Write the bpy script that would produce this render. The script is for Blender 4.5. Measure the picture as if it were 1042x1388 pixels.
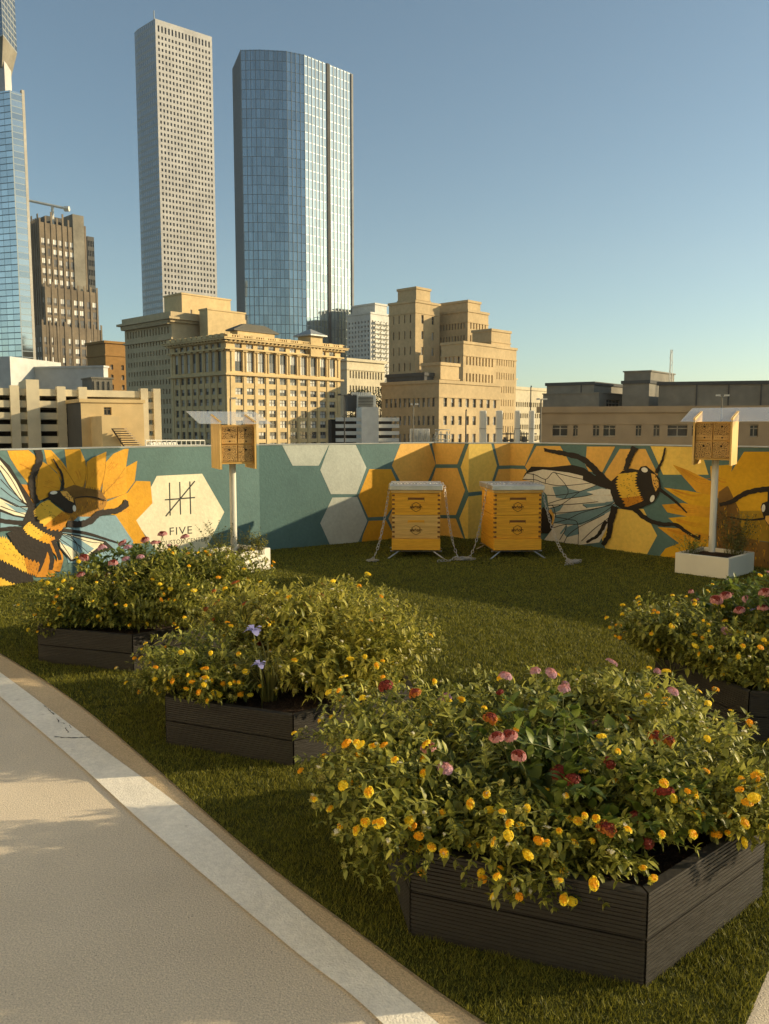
import bpy, bmesh, math, random
import numpy as np
from mathutils import Vector, Matrix
from mathutils.geometry import tessellate_polygon

for o in list(bpy.data.objects): bpy.data.objects.remove(o)
S = bpy.context.scene
COL = S.collection
R = math.radians

# ------------------------------------------------------------------ camera
CAM_H, FPX, PITCH = 1.35, 1100.0, R(5.92)
cam_d = bpy.data.cameras.new('camera')
cam_d.sensor_fit = 'VERTICAL'
cam_d.sensor_height = 36.0
cam_d.lens = FPX / 1388.0 * 36.0
cam_d.clip_start, cam_d.clip_end = 0.05, 9000
cam = bpy.data.objects.new('camera', cam_d)
COL.objects.link(cam)
cam.location = (0, 0, CAM_H)
cam.rotation_euler = (math.pi / 2 - PITCH, 0, 0)
S.camera = cam

# ------------------------------------------------------------------ sky, sun, exposure
SUN_EL, SUN_PHI = R(15.5), R(-8.0)      # PHI: 0 = from the right (+X), negative = a little ahead
SUN_STRENGTH, SKY_STRENGTH, EXPOSURE = 3.6, 0.083, 0.97
W = bpy.data.worlds.new('World')
S.world = W
W.use_nodes = True
wn, wl = W.node_tree.nodes, W.node_tree.links
bg = wn['Background']
sky = wn.new('ShaderNodeTexSky')
sky.sky_type = 'NISHITA'
sky.sun_disc = False
sky.sun_elevation = SUN_EL
sky.sun_rotation = math.pi / 2 + SUN_PHI
sky.air_density, sky.dust_density, sky.ozone_density = 0.9, 0.7, 1.2
sky.altitude = 0
hs = wn.new('ShaderNodeHueSaturation')
hs.inputs['Saturation'].default_value = 0.95
tint = wn.new('ShaderNodeMix'); tint.data_type = 'RGBA'; tint.blend_type = 'MULTIPLY'
tint.inputs[0].default_value = 1.0
tint.inputs[7].default_value = (0.87, 0.965, 0.90, 1)
wl.new(sky.outputs[0], hs.inputs['Color'])
wl.new(hs.outputs[0], tint.inputs[6])
wl.new(tint.outputs[2], bg.inputs['Color'])
bg.inputs['Strength'].default_value = SKY_STRENGTH
sun_d = bpy.data.lights.new('sun', 'SUN')
sun_d.energy = SUN_STRENGTH
sun_d.angle = R(0.6)
sun_d.color = (1.0, 0.80, 0.50)
sun = bpy.data.objects.new('sun', sun_d)
COL.objects.link(sun)
sdir = Vector((math.cos(SUN_PHI) * math.cos(SUN_EL), -math.sin(SUN_PHI) * math.cos(SUN_EL), math.sin(SUN_EL)))
sun.rotation_euler = sdir.to_track_quat('Z', 'Y').to_euler()
sun.location = sdir * 50
vs = S.view_settings
vs.view_transform, vs.look, vs.gamma, vs.use_curve_mapping = 'Standard', 'None', 1.0, False
vs.exposure = EXPOSURE

# ------------------------------------------------------------------ helpers
def ray(px, py):
    u, v = (px - 521) / FPX, (694 - py) / FPX
    return Vector((u, math.cos(PITCH) + v * math.sin(PITCH), -math.sin(PITCH) + v * math.cos(PITCH)))
def gp(px, py, z=0.0):
    d = ray(px, py); t = (z - CAM_H) / d.z
    return Vector((d.x * t, d.y * t))
def at(px, py, D):
    d = ray(px, py)
    return Vector((d.x / d.y * D, D, CAM_H + d.z / d.y * D))
def hit(px, py, C, d):
    """where the vertical plane of pixel column (px, py) crosses the ground line C + s d"""
    r = ray(px, py); a = r.x / r.y
    s = (a * C[1] - C[0]) / (d[0] - a * d[1])
    return Vector((C[0] + d[0] * s, C[1] + d[1] * s))

def tag(o, label=None, cat=None, group=None, kind=None):
    if label: o['label'] = label
    if cat: o['category'] = cat
    if group: o['group'] = group
    if kind: o['kind'] = kind
    return o
def empty(name, loc=(0, 0, 0), rz=0.0, label=None, cat=None, group=None):
    o = bpy.data.objects.new(name, None)
    COL.objects.link(o)
    o.location = loc; o.rotation_euler = (0, 0, rz)
    o.empty_display_size = 0.2
    return tag(o, label, cat, group)
def link(name, me, parent=None, loc=(0, 0, 0), rot=(0, 0, 0)):
    o = bpy.data.objects.new(name, me)
    COL.objects.link(o)
    if parent is not None: o.parent = parent
    o.location = loc; o.rotation_euler = rot
    return o
def copy_tree(o, parent=None):
    c = o.copy(); COL.objects.link(c); c.parent = parent
    for ch in list(o.children): copy_tree(ch, c)
    return c

class MB:
    def __init__(s): s.v, s.f, s.m, s.sm = [], [], [], False
    def quad(s, a, b, c, d, m=0): s.poly((a, b, c, d), m)
    def poly(s, pts, m=0):
        n = len(s.v); s.v += [tuple(p) for p in pts]
        s.f.append(tuple(range(n, n + len(pts)))); s.m.append(m)
    def prism(s, poly, z0, z1, m=0):
        n = len(s.v); k = len(poly)
        s.v += [(p[0], p[1], z0) for p in poly] + [(p[0], p[1], z1) for p in poly]
        s.f.append(tuple(range(n + k - 1, n - 1, -1))); s.m.append(m)
        s.f.append(tuple(range(n + k, n + 2 * k))); s.m.append(m)
        for i in range(k):
            j = (i + 1) % k
            s.f.append((n + i, n + j, n + k + j, n + k + i)); s.m.append(m)
    def box(s, x0, x1, y0, y1, z0, z1, m=0):
        s.prism([(x0, y0), (x1, y0), (x1, y1), (x0, y1)], z0, z1, m)
    def frustum(s, pa, za, pb, zb, m=0):
        n = len(s.v); k = len(pa)
        s.v += [(p[0], p[1], za) for p in pa] + [(p[0], p[1], zb) for p in pb]
        s.f.append(tuple(range(n + k - 1, n - 1, -1))); s.m.append(m)
        s.f.append(tuple(range(n + k, n + 2 * k))); s.m.append(m)
        for i in range(k):
            j = (i + 1) % k
            s.f.append((n + i, n + j, n + k + j, n + k + i)); s.m.append(m)
    def tube(s, pts, r, k=8, m=0, r1=None, cap=True):
        pts = [Vector(p) for p in pts]; N = len(pts); n = len(s.v)
        for i, p in enumerate(pts):
            t = (pts[min(i + 1, N - 1)] - pts[max(i - 1, 0)])
            if t.length < 1e-9: t = Vector((0, 0, 1))
            t.normalize()
            a = t.cross(Vector((0, 0, 1)) if abs(t.z) < 0.95 else Vector((1, 0, 0))).normalized(); b = t.cross(a)
            rr = r if r1 is None else r + (r1 - r) * i / max(N - 1, 1)
            for j in range(k):
                q = 2 * math.pi * j / k
                s.v.append(tuple(p + (a * math.cos(q) + b * math.sin(q)) * rr))
        for i in range(N - 1):
            for j in range(k):
                j2 = (j + 1) % k
                s.f.append((n + i * k + j, n + i * k + j2, n + (i + 1) * k + j2, n + (i + 1) * k + j)); s.m.append(m)
        if cap and k > 2:
            s.f.append(tuple(range(n + k - 1, n - 1, -1))); s.m.append(m)
            s.f.append(tuple(range(n + (N - 1) * k, n + N * k))); s.m.append(m)
    def build(s, name, mats, parent=None, loc=(0, 0, 0), rot=(0, 0, 0), bevel=0.0, smooth=False, fixn=True):
        me = s.mesh(name, mats, bevel, smooth, fixn)
        return link(name, me, parent, loc, rot)
    def mesh(s, name, mats, bevel=0.0, smooth=False, fixn=True):
        me = bpy.data.meshes.new(name)
        me.from_pydata(s.v, [], s.f)
        if not isinstance(mats, (list, tuple)): mats = [mats]
        for mm in mats: me.materials.append(mm)
        me.polygons.foreach_set('material_index', s.m)
        if fixn or bevel:
            bm = bmesh.new(); bm.from_mesh(me)
            if bevel:
                es = [e for e in bm.edges if len(e.link_faces) == 2 and e.calc_face_angle(0) > 0.6]
                bmesh.ops.bevel(bm, geom=es, offset=bevel, segments=1, affect='EDGES', clamp_overlap=True)
            bmesh.ops.recalc_face_normals(bm, faces=bm.faces)
            bm.to_mesh(me); bm.free()
        if smooth: me.polygons.foreach_set('use_smooth', [True] * len(me.polygons))
        me.update()
        return me

# ------------------------------------------------------------------ materials
def mat(name, col, rough=0.7, var=0.12, scale=3.0, bump=0.0, bscale=60.0, metal=0.0, spec=0.3, col2=None, coords='Object', stretch=(1, 1, 1), island=0.0, fine=0.0, fscale=80.0):
    m = bpy.data.materials.new(name); m.use_nodes = True
    n, l = m.node_tree.nodes, m.node_tree.links
    b = n['Principled BSDF']
    b.inputs['Roughness'].default_value = rough
    b.inputs['Metallic'].default_value = metal
    b.inputs['Specular IOR Level'].default_value = spec
    tc = n.new('ShaderNodeTexCoord'); mp = n.new('ShaderNodeMapping'); mp.inputs['Scale'].default_value = stretch
    l.new(tc.outputs[coords], mp.inputs[0])
    nz = n.new('ShaderNodeTexNoise'); nz.inputs['Scale'].default_value = scale; nz.inputs['Detail'].default_value = 6; nz.inputs['Roughness'].default_value = 0.6
    l.new(mp.outputs[0], nz.inputs['Vector'])
    c1 = tuple(col) + (1,)
    c2 = (tuple(col2) if col2 else tuple(x * (1 - 2 * var) for x in col)) + (1,)
    rp = n.new('ShaderNodeValToRGB'); rp.color_ramp.elements[0].position = 0.32; rp.color_ramp.elements[1].position = 0.68
    rp.color_ramp.elements[0].color = c2; rp.color_ramp.elements[1].color = c1
    l.new(nz.outputs[0], rp.inputs[0])
    out = rp.outputs[0]
    def vary(out, sock, amt):
        mr = n.new('ShaderNodeMapRange'); mr.inputs[3].default_value = 1 - amt; mr.inputs[4].default_value = 1 + amt
        l.new(sock, mr.inputs[0])
        mm = n.new('ShaderNodeVectorMath'); mm.operation = 'SCALE'
        l.new(out, mm.inputs[0]); l.new(mr.outputs[0], mm.inputs['Scale'])
        return mm.outputs[0]
    if fine:
        n2 = n.new('ShaderNodeTexNoise'); n2.inputs['Scale'].default_value = fscale; n2.inputs['Detail'].default_value = 3
        l.new(mp.outputs[0], n2.inputs['Vector'])
        mr0 = n.new('ShaderNodeMapRange'); mr0.inputs[1].default_value = 0.3; mr0.inputs[2].default_value = 0.7
        l.new(n2.outputs[0], mr0.inputs[0])
        out = vary(out, mr0.outputs[0], fine)
    if island:
        gi = n.new('ShaderNodeNewGeometry')
        out = vary(out, gi.outputs['Random Per Island'], island)
    l.new(out, b.inputs['Base Color'])
    if bump:
        n3 = n.new('ShaderNodeTexNoise'); n3.inputs['Scale'].default_value = bscale; n3.inputs['Detail'].default_value = 4
        l.new(mp.outputs[0], n3.inputs['Vector'])
        bp = n.new('ShaderNodeBump'); bp.inputs['Strength'].default_value = bump; bp.inputs['Distance'].default_value = 0.02
        l.new(n3.outputs[0], bp.inputs['Height']); l.new(bp.outputs[0], b.inputs['Normal'])
    return m

def leafmat(name, c1, c2, rough=0.45, trans=0.35, spec=0.35):
    m = bpy.data.materials.new(name); m.use_nodes = True
    n, l = m.node_tree.nodes, m.node_tree.links
    b = n['Principled BSDF']; out = n['Material Output']
    gi = n.new('ShaderNodeNewGeometry')
    rp = n.new('ShaderNodeValToRGB')
    rp.color_ramp.elements[0].color = tuple(c1) + (1,); rp.color_ramp.elements[1].color = tuple(c2) + (1,)
    l.new(gi.outputs['Random Per Island'], rp.inputs[0])
    l.new(rp.outputs[0], b.inputs['Base Color'])
    b.inputs['Roughness'].default_value = rough; b.inputs['Specular IOR Level'].default_value = spec
    tr = n.new('ShaderNodeBsdfTranslucent')
    l.new(rp.outputs[0], tr.inputs['Color'])
    mx = n.new('ShaderNodeMixShader'); mx.inputs[0].default_value = trans
    l.new(b.outputs[0], mx.inputs[1]); l.new(tr.outputs[0], mx.inputs[2]); l.new(mx.outputs[0], out.inputs['Surface'])
    return m

def winmat(name, dark=(0.02, 0.024, 0.028), pale=(0.42, 0.41, 0.36), thr=0.5, rough=0.08):
    m = bpy.data.materials.new(name); m.use_nodes = True
    n, l = m.node_tree.nodes, m.node_tree.links
    b = n['Principled BSDF']
    gi = n.new('ShaderNodeNewGeometry'); oi = n.new('ShaderNodeObjectInfo')
    ad = n.new('ShaderNodeMath'); ad.operation = 'ADD'
    l.new(gi.outputs['Random Per Island'], ad.inputs[0]); l.new(oi.outputs['Random'], ad.inputs[1])
    fr = n.new('ShaderNodeMath'); fr.operation = 'FRACT'; l.new(ad.outputs[0], fr.inputs[0])
    rp = n.new('ShaderNodeValToRGB'); e = rp.color_ramp.elements
    e[0].color = tuple(dark) + (1,); e[0].position = 0.0
    e[1].color = tuple(pale) + (1,); e[1].position = 1.0
    k = e.new(thr); k.color = tuple(d * 2 for d in dark) + (1,)
    k = e.new(min(0.99, thr + 0.12)); k.color = tuple(p * 0.7 for p in pale) + (1,)
    l.new(fr.outputs[0], rp.inputs[0]); l.new(rp.outputs[0], b.inputs['Base Color'])
    b.inputs['Roughness'].default_value = rough; b.inputs['Specular IOR Level'].default_value = 0.6
    return m

def curtain(name, base, nu, nv, line=(0.03, 0.04, 0.05), lu=0.06, lv=0.1, metal=0.9, rough=0.06, jit=0.012, spandrel=0.0):
    """glass curtain wall: UV counts panels; each pane tilts a hair so that reflections break up"""
    m = bpy.data.materials.new(name); m.use_nodes = True
    n, l = m.node_tree.nodes, m.node_tree.links
    b = n['Principled BSDF']
    uv = n.new('ShaderNodeUVMap'); sp = n.new('ShaderNodeSeparateXYZ'); l.new(uv.outputs[0], sp.inputs[0])
    def mth(op, a, bb):
        x = n.new('ShaderNodeMath'); x.operation = op
        for i, q in enumerate((a, bb)):
            if q is None: continue
            if isinstance(q, (int, float)): x.inputs[i].default_value = q
            else: l.new(q, x.inputs[i])
        return x.outputs[0]
    fu, fv = mth('FRACT', sp.outputs[0], None), mth('FRACT', sp.outputs[1], None)
    lineu, linev = mth('LESS_THAN', fu, lu), mth('LESS_THAN', fv, lv)
    ln = mth('MAXIMUM', lineu, linev)
    cu, cv = mth('FLOOR', sp.outputs[0], None), mth('FLOOR', sp.outputs[1], None)
    cb = n.new('ShaderNodeCombineXYZ'); l.new(cu, cb.inputs[0]); l.new(cv, cb.inputs[1])
    wnz = n.new('ShaderNodeTexWhiteNoise'); wnz.noise_dimensions = '2D'; l.new(cb.outputs[0], wnz.inputs['Vector'])
    mr = n.new('ShaderNodeMapRange'); mr.inputs[3].default_value = 0.82; mr.inputs[4].default_value = 1.08; l.new(wnz.outputs['Value'], mr.inputs[0])
    sc = n.new('ShaderNodeVectorMath'); sc.operation = 'SCALE'; sc.inputs[0].default_value = base; l.new(mr.outputs[0], sc.inputs['Scale'])
    mx = n.new('ShaderNodeMix'); mx.data_type = 'RGBA'; l.new(ln, mx.inputs[0]); l.new(sc.outputs[0], mx.inputs[6]); mx.inputs[7].default_value = tuple(line) + (1,)
    l.new(mx.outputs[2], b.inputs['Base Color'])
    b.inputs['Metallic'].default_value = metal
    l.new(mth('ADD', mth('MULTIPLY', ln, 0.4), rough), b.inputs['Roughness'])
    gi = n.new('ShaderNodeNewGeometry')
    off = n.new('ShaderNodeVectorMath'); off.operation = 'SUBTRACT'; l.new(wnz.outputs['Color'], off.inputs[0]); off.inputs[1].default_value = (0.5, 0.5, 0.5)
    o2 = n.new('ShaderNodeVectorMath'); o2.operation = 'SCALE'; o2.inputs['Scale'].default_value = jit; l.new(off.outputs[0], o2.inputs[0])
    nn = n.new('ShaderNodeVectorMath'); nn.operation = 'ADD'; l.new(gi.outputs['Normal'], nn.inputs[0]); l.new(o2.outputs[0], nn.inputs[1])
    no = n.new('ShaderNodeVectorMath'); no.operation = 'NORMALIZE'; l.new(nn.outputs[0], no.inputs[0])
    l.new(no.outputs[0], b.inputs['Normal'])
    return m

# ------------------------------------------------------------------ ground, deck, lawn
M_street = mat('asphalt', (0.06, 0.06, 0.06), 0.9, 0.2, 0.05)
mb = MB(); mb.poly([(1400 * math.cos(a), 1400 * math.sin(a), -24.0) for a in [2 * math.pi * i / 48 for i in range(48)]])
tag(mb.build('street_ground', M_street), kind='structure')

def concrete(name, base, dark, speck):
    m = mat(name, base, 0.82, 0.1, 0.9, bump=0.35, bscale=220, col2=dark, spec=0.2, fine=0.2, fscale=170)
    n, l = m.node_tree.nodes, m.node_tree.links
    b = n['Principled BSDF']; src = b.inputs['Base Color'].links[0].from_socket
    tc = n.new('ShaderNodeTexCoord')
    vo = n.new('ShaderNodeTexVoronoi'); vo.inputs['Scale'].default_value = 55; l.new(tc.outputs['Object'], vo.inputs['Vector'])
    sm = n.new('ShaderNodeMath'); sm.operation = 'LESS_THAN'; sm.inputs[1].default_value = 0.11; l.new(vo.outputs['Distance'], sm.inputs[0])
    nz = n.new('ShaderNodeTexNoise'); nz.inputs['Scale'].default_value = 9; l.new(tc.outputs['Object'], nz.inputs['Vector'])
    gt = n.new('ShaderNodeMath'); gt.operation = 'GREATER_THAN'; gt.inputs[1].default_value = 0.57; l.new(nz.outputs[0], gt.inputs[0])
    mu = n.new('ShaderNodeMath'); mu.operation = 'MULTIPLY'; l.new(sm.outputs[0], mu.inputs[0]); l.new(gt.outputs[0], mu.inputs[1])
    m2 = n.new('ShaderNodeMath'); m2.operation = 'MULTIPLY'; m2.inputs[1].default_value = 0.6; l.new(mu.outputs[0], m2.inputs[0])
    mx = n.new('ShaderNodeMix'); mx.data_type = 'RGBA'; mx.inputs[7].default_value = tuple(speck) + (1,)
    l.new(m2.outputs[0], mx.inputs[0]); l.new(src, mx.inputs[6]); l.new(mx.outputs[2], b.inputs['Base Color'])
    return m
M_deck = concrete('deck_concrete', (0.74, 0.64, 0.49), (0.60, 0.515, 0.39), (0.10, 0.08, 0.06))
M_band = concrete('band_concrete', (0.66, 0.51, 0.32), (0.52, 0.40, 0.25), (0.2, 0.15, 0.1))
mb = MB(); mb.box(-40, 30, -30, 11.5, -1.2, 0.0)
tag(mb.build('roof_deck', M_deck), kind='structure')

def resample(pts, n):
    """smooth curve through pts"""
    P = [Vector(p) for p in pts]; P = [2 * P[0] - P[1]] + P + [2 * P[-1] - P[-2]]
    out = []
    for i in range(1, len(P) - 2):
        for k in range(n):
            t = k / n
            out.append(0.5 * ((2 * P[i]) + (P[i + 1] - P[i - 1]) * t + (2 * P[i - 1] - 5 * P[i] + 4 * P[i + 1] - P[i + 2]) * t * t + (3 * P[i] - P[i - 1] - 3 * P[i + 1] + P[i + 2]) * t ** 3))
    out.append(P[-2]); return out
edge_turf = resample([(-4.0, 6.35), (-3.05, 5.52)] + [gp(*p) for p in ((0, 888), (90, 945), (200, 1035), (330, 1150), (480, 1265), (650, 1388))] + [Vector((0.50, 1.48)), Vector((0.68, 1.52))], 8)
stripe_o = resample([(-3.75, 6.2), (-2.92, 5.25)] + [gp(*p) for p in ((0, 913), (120, 1003), (250, 1100), (400, 1232), (590, 1388))] + [Vector((0.5, 1.25)), Vector((1.2, 0.5))], 8)
stripe_i = resample([(-3.6, 5.85), (-2.76, 4.92)] + [gp(*p) for p in ((0, 946), (100, 1032), (205, 1128), (390, 1285), (515, 1388))] + [Vector((0.36, 1.17)), Vector((1.08, 0.4))], 8)
def sheet(name, loop, z, m):
    bm = bmesh.new()
    tris = tessellate_polygon([[Vector((p[0], p[1], 0)) for p in loop]])
    vsx = [bm.verts.new((p[0], p[1], z)) for p in loop]
    for t in tris:
        try: bm.faces.new([vsx[i] for i in t])
        except ValueError: pass
    bmesh.ops.recalc_face_normals(bm, faces=bm.faces)
    for f in bm.faces:
        if f.normal.z < 0: f.normal_flip()
    me = bpy.data.meshes.new(name); bm.to_mesh(me); bm.free(); me.materials.append(m)
    return link(name, me)
right_edge = [Vector((0.68, 1.52)), Vector((0.955, 1.888)), Vector((1.35, 2.35)), Vector((2.1, 2.75)), Vector((3.4, 2.9)), Vector((6.2, 2.9))]
band_loop = edge_turf[:-1] + right_edge[:1] + [stripe_o[-9]] + stripe_o[::-1][9:]
tag(sheet('kerb_strip', [p for p in edge_turf] + [Vector((0.75, 1.35)), Vector((0.62, 1.2))] + list(stripe_o[::-1])[12:], 0.004, M_band), kind='structure')

M_stripe = mat('white_line_paint', (0.93, 0.88, 0.76), 0.75, 0.06, 5.0, bump=0.25, bscale=160, fine=0.08, fscale=60)
def wear(m, dirt=(0.45, 0.40, 0.32)):
    n, l = m.node_tree.nodes, m.node_tree.links
    b = n['Principled BSDF']; src = b.inputs['Base Color'].links[0].from_socket
    tc = n.new('ShaderNodeTexCoord'); nz = n.new('ShaderNodeTexNoise'); nz.inputs['Scale'].default_value = 14; nz.inputs['Detail'].default_value = 8; nz.inputs['Roughness'].default_value = 0.75
    l.new(tc.outputs['Object'], nz.inputs['Vector'])
    rp = n.new('ShaderNodeValToRGB'); rp.color_ramp.elements[0].position = 0.60; rp.color_ramp.elements[1].position = 0.72
    rp.color_ramp.elements[0].color = (0, 0, 0, 1); rp.color_ramp.elements[1].color = (0.55, 0.55, 0.55, 1)
    l.new(nz.outputs[0], rp.inputs[0])
    mx = n.new('ShaderNodeMix'); mx.data_type = 'RGBA'; mx.inputs[7].default_value = tuple(dirt) + (1,)
    l.new(rp.outputs[0], mx.inputs[0]); l.new(src, mx.inputs[6]); l.new(mx.outputs[2], b.inputs['Base Color'])
wear(M_stripe)
ln = sheet('painted_line', stripe_i + stripe_o[::-1], 0.008, M_stripe)
tag(ln, kind='structure')
# crack and scuffs in the line
M_crack = mat('crack', (0.20, 0.18, 0.15), 0.9)
mb = MB(); rng = random.Random(3)
def groundstroke(mb, pts, w, z, rng, jit=0.004):
    P = [gp(*p) for p in pts]
    for i in range(len(P) - 1):
        a, b = P[i], P[i + 1]; n = max(2, int((b - a).length / 0.012))
        d = (b - a).normalized(); q = Vector((-d.y, d.x)); prev = None
        for k in range(n + 1):
            c = a + (b - a) * k / n + q * rng.uniform(-jit, jit); ww = w * rng.uniform(0.3, 1.2)
            cur = (c - q * ww, c + q * ww)
            if prev: mb.poly([(prev[0].x, prev[0].y, z), (cur[0].x, cur[0].y, z), (cur[1].x, cur[1].y, z), (prev[1].x, prev[1].y, z)])
            prev = cur
groundstroke(mb, [(74, 1001), (95, 1003), (122, 1002)], 0.005, 0.0095, rng)
for (x, y) in ((64, 962), (70, 968), (75, 972), (80, 979), (86, 985), (92, 992), (97, 989)):
    groundstroke(mb, [(x - 4, y - 3), (x + rng.uniform(-2, 5), y + rng.uniform(-2, 4))], 0.0025, 0.0095, rng)
tag(mb.build('line_scuffs', M_crack), kind='structure')

# ------------------------------------------------------------------ wall polyline
WALL_H = 1.16
WP = [Vector(p) for p in ((-6.6, 4.2), (-4.6, 5.55), (-3.258, 6.775), (-2.458, 7.716), (-1.357, 8.791), (-0.27, 9.478), (0.623, 10.136), (1.009, 9.731), (1.549, 9.997), (1.898, 9.666), (2.337, 9.122), (2.776, 8.533), (2.979, 8.30), (3.9, 7.5), (5.2, 6.4), (6.2, 5.2))]
WS = [0.0]
for i in range(1, len(WP)): WS.append(WS[-1] + (WP[i] - WP[i - 1]).length)
def seg_n(i):
    d = (WP[i + 1] - WP[i]).normalized(); return Vector((d.y, -d.x))        # towards the lawn
MIT = []
for i in range(len(WP)):
    if i == 0: MIT.append(seg_n(0))
    elif i == len(WP) - 1: MIT.append(seg_n(i - 1))
    else:
        a, b = seg_n(i - 1), seg_n(i); MIT.append((a + b) / (1 + a.dot(b)))
def wall_xy(s, d):
    i = max(k for k in range(len(WP) - 1) if WS[k] <= s or k == 0)
    t = (s - WS[i]) / (WS[i + 1] - WS[i])
    A, B = WP[i] + MIT[i] * d, WP[i + 1] + MIT[i + 1] * d
    return A + (B - A) * t
def to_wall(px, py):
    """a point of the photograph on the wall face -> (s along wall, height)"""
    r = ray(px, py); best = None
    for i in range(len(WP) - 1):
        A, B = WP[i], WP[i + 1]; d = B - A
        den = d.x * r.y - d.y * r.x
        if abs(den) < 1e-9: continue
        t = (A.y * r.x - A.x * r.y) / den
        if -1e-6 <= t <= 1 + 1e-6:
            Y = A.y + d.y * t
            if Y > 0.5 and (best is None or Y < best[0]): best = (Y, WS[i] + t * (WS[i + 1] - WS[i]))
    Y, s = best
    return (s, CAM_H + r.z / r.y * Y)

lawn_loop = edge_turf + right_edge[1:] + [wall_xy(WS[-1], 0.0)] + [WP[i] for i in range(len(WP) - 2, 1, -1)] + [WP[1]]
M_turf = mat('turf_backing', (0.085, 0.09, 0.02), 0.95, 0.25, 6.0, bump=0.5, bscale=300, fine=0.35, fscale=260, spec=0.1)
tag(sheet('lawn_base', lawn_loop, 0.012, M_turf), kind='structure')

# ------------------------------------------------------------------ the mural wall
def paint(name, c, var=0.07): 
    return mat('paint_' + name, c, 0.62, var + .02, 2.2, bump=0.12, bscale=45, spec=0.25, fine=0.07, fscale=30)
PT = dict(teal=paint('teal', (0.095, 0.175, 0.165)), amber=paint('amber', (0.72, 0.36, 0.02), 0.12), orange=paint('orange', (0.62, 0.25, 0.015), 0.12),
          cream=paint('cream', (0.80, 0.74, 0.52)), pale=paint('pale', (0.52, 0.55, 0.47)), sky=paint('light_blue', (0.22, 0.36, 0.42)), black=paint('black', (0.026, 0.020, 0.015)),
          wing=paint('wing_grey', (0.74, 0.68, 0.55)), wblue=paint('wing_blue', (0.17, 0.28, 0.31)), yellow=paint('yellow', (0.82, 0.50, 0.05), 0.1), lemon=paint('lemon', (0.88, 0.60, 0.12)),
          tan=paint('honey', (0.78, 0.44, 0.09)), gold=paint('gold', (0.70, 0.39, 0.015)), brown=paint('seed_brown', (0.26, 0.14, 0.03), 0.3), ochre=paint('ochre', (0.42, 0.26, 0.02), 0.2),
          ink=paint('ink', (0.03, 0.035, 0.03)), white=paint('white', (0.8, 0.78, 0.68)), edge=paint('petal_line', (0.42, 0.19, 0.01)), rust=paint('rust_tan', (0.50, 0.24, 0.03), 0.25))
PN = list(PT)
wall = empty('mural_wall', (0, 9.0, 0), 0, 'curved teal parapet wall painted with giant bees, sunflowers and honeycomb', 'wall')
def wpt(s, z, d=0.0):
    p = wall_xy(s, d); return (p.x, p.y - 9.0, z)
mb = MB()
for i in range(len(WP) - 1):
    a, b = WS[i], WS[i + 1] - 1e-6
    mb.quad(wpt(a, -0.3), wpt(b, -0.3), wpt(b, WALL_H), wpt(a, WALL_H))
    mb.quad(wpt(b, -0.3, -.2), wpt(a, -0.3, -.2), wpt(a, WALL_H, -.2), wpt(b, WALL_H, -.2))
    mb.quad(wpt(a, WALL_H), wpt(b, WALL_H), wpt(b, WALL_H, -.2), wpt(a, WALL_H, -.2))
L = WS[-1] - 1e-6
mb.quad(wpt(L, -.3), wpt(L, -.3, -.2), wpt(L, WALL_H, -.2), wpt(L, WALL_H))
mb.build('wall_face', PT['teal'], wall, fixn=False)
M_cap = mat('coping', (0.40, 0.42, 0.38), 0.7, 0.15, 4)
mb = MB()
for i in range(len(WP) - 1):
    a, b = WS[i], WS[i + 1] - 1e-6
    z0, z1 = WALL_H + 0.002, WALL_H + 0.012
    mb.quad(wpt(a, z1, .006), wpt(b, z1, .006), wpt(b, z1, -.21), wpt(a, z1, -.21))
    mb.quad(wpt(a, z0, .006), wpt(b, z0, .006), wpt(b, z1, .006), wpt(a, z1, .006))
    mb.quad(wpt(b, z0, -.21), wpt(a, z0, -.21), wpt(a, z1, -.21), wpt(b, z1, -.21))
mb.build('coping', M_cap, wall, fixn=False)

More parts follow.
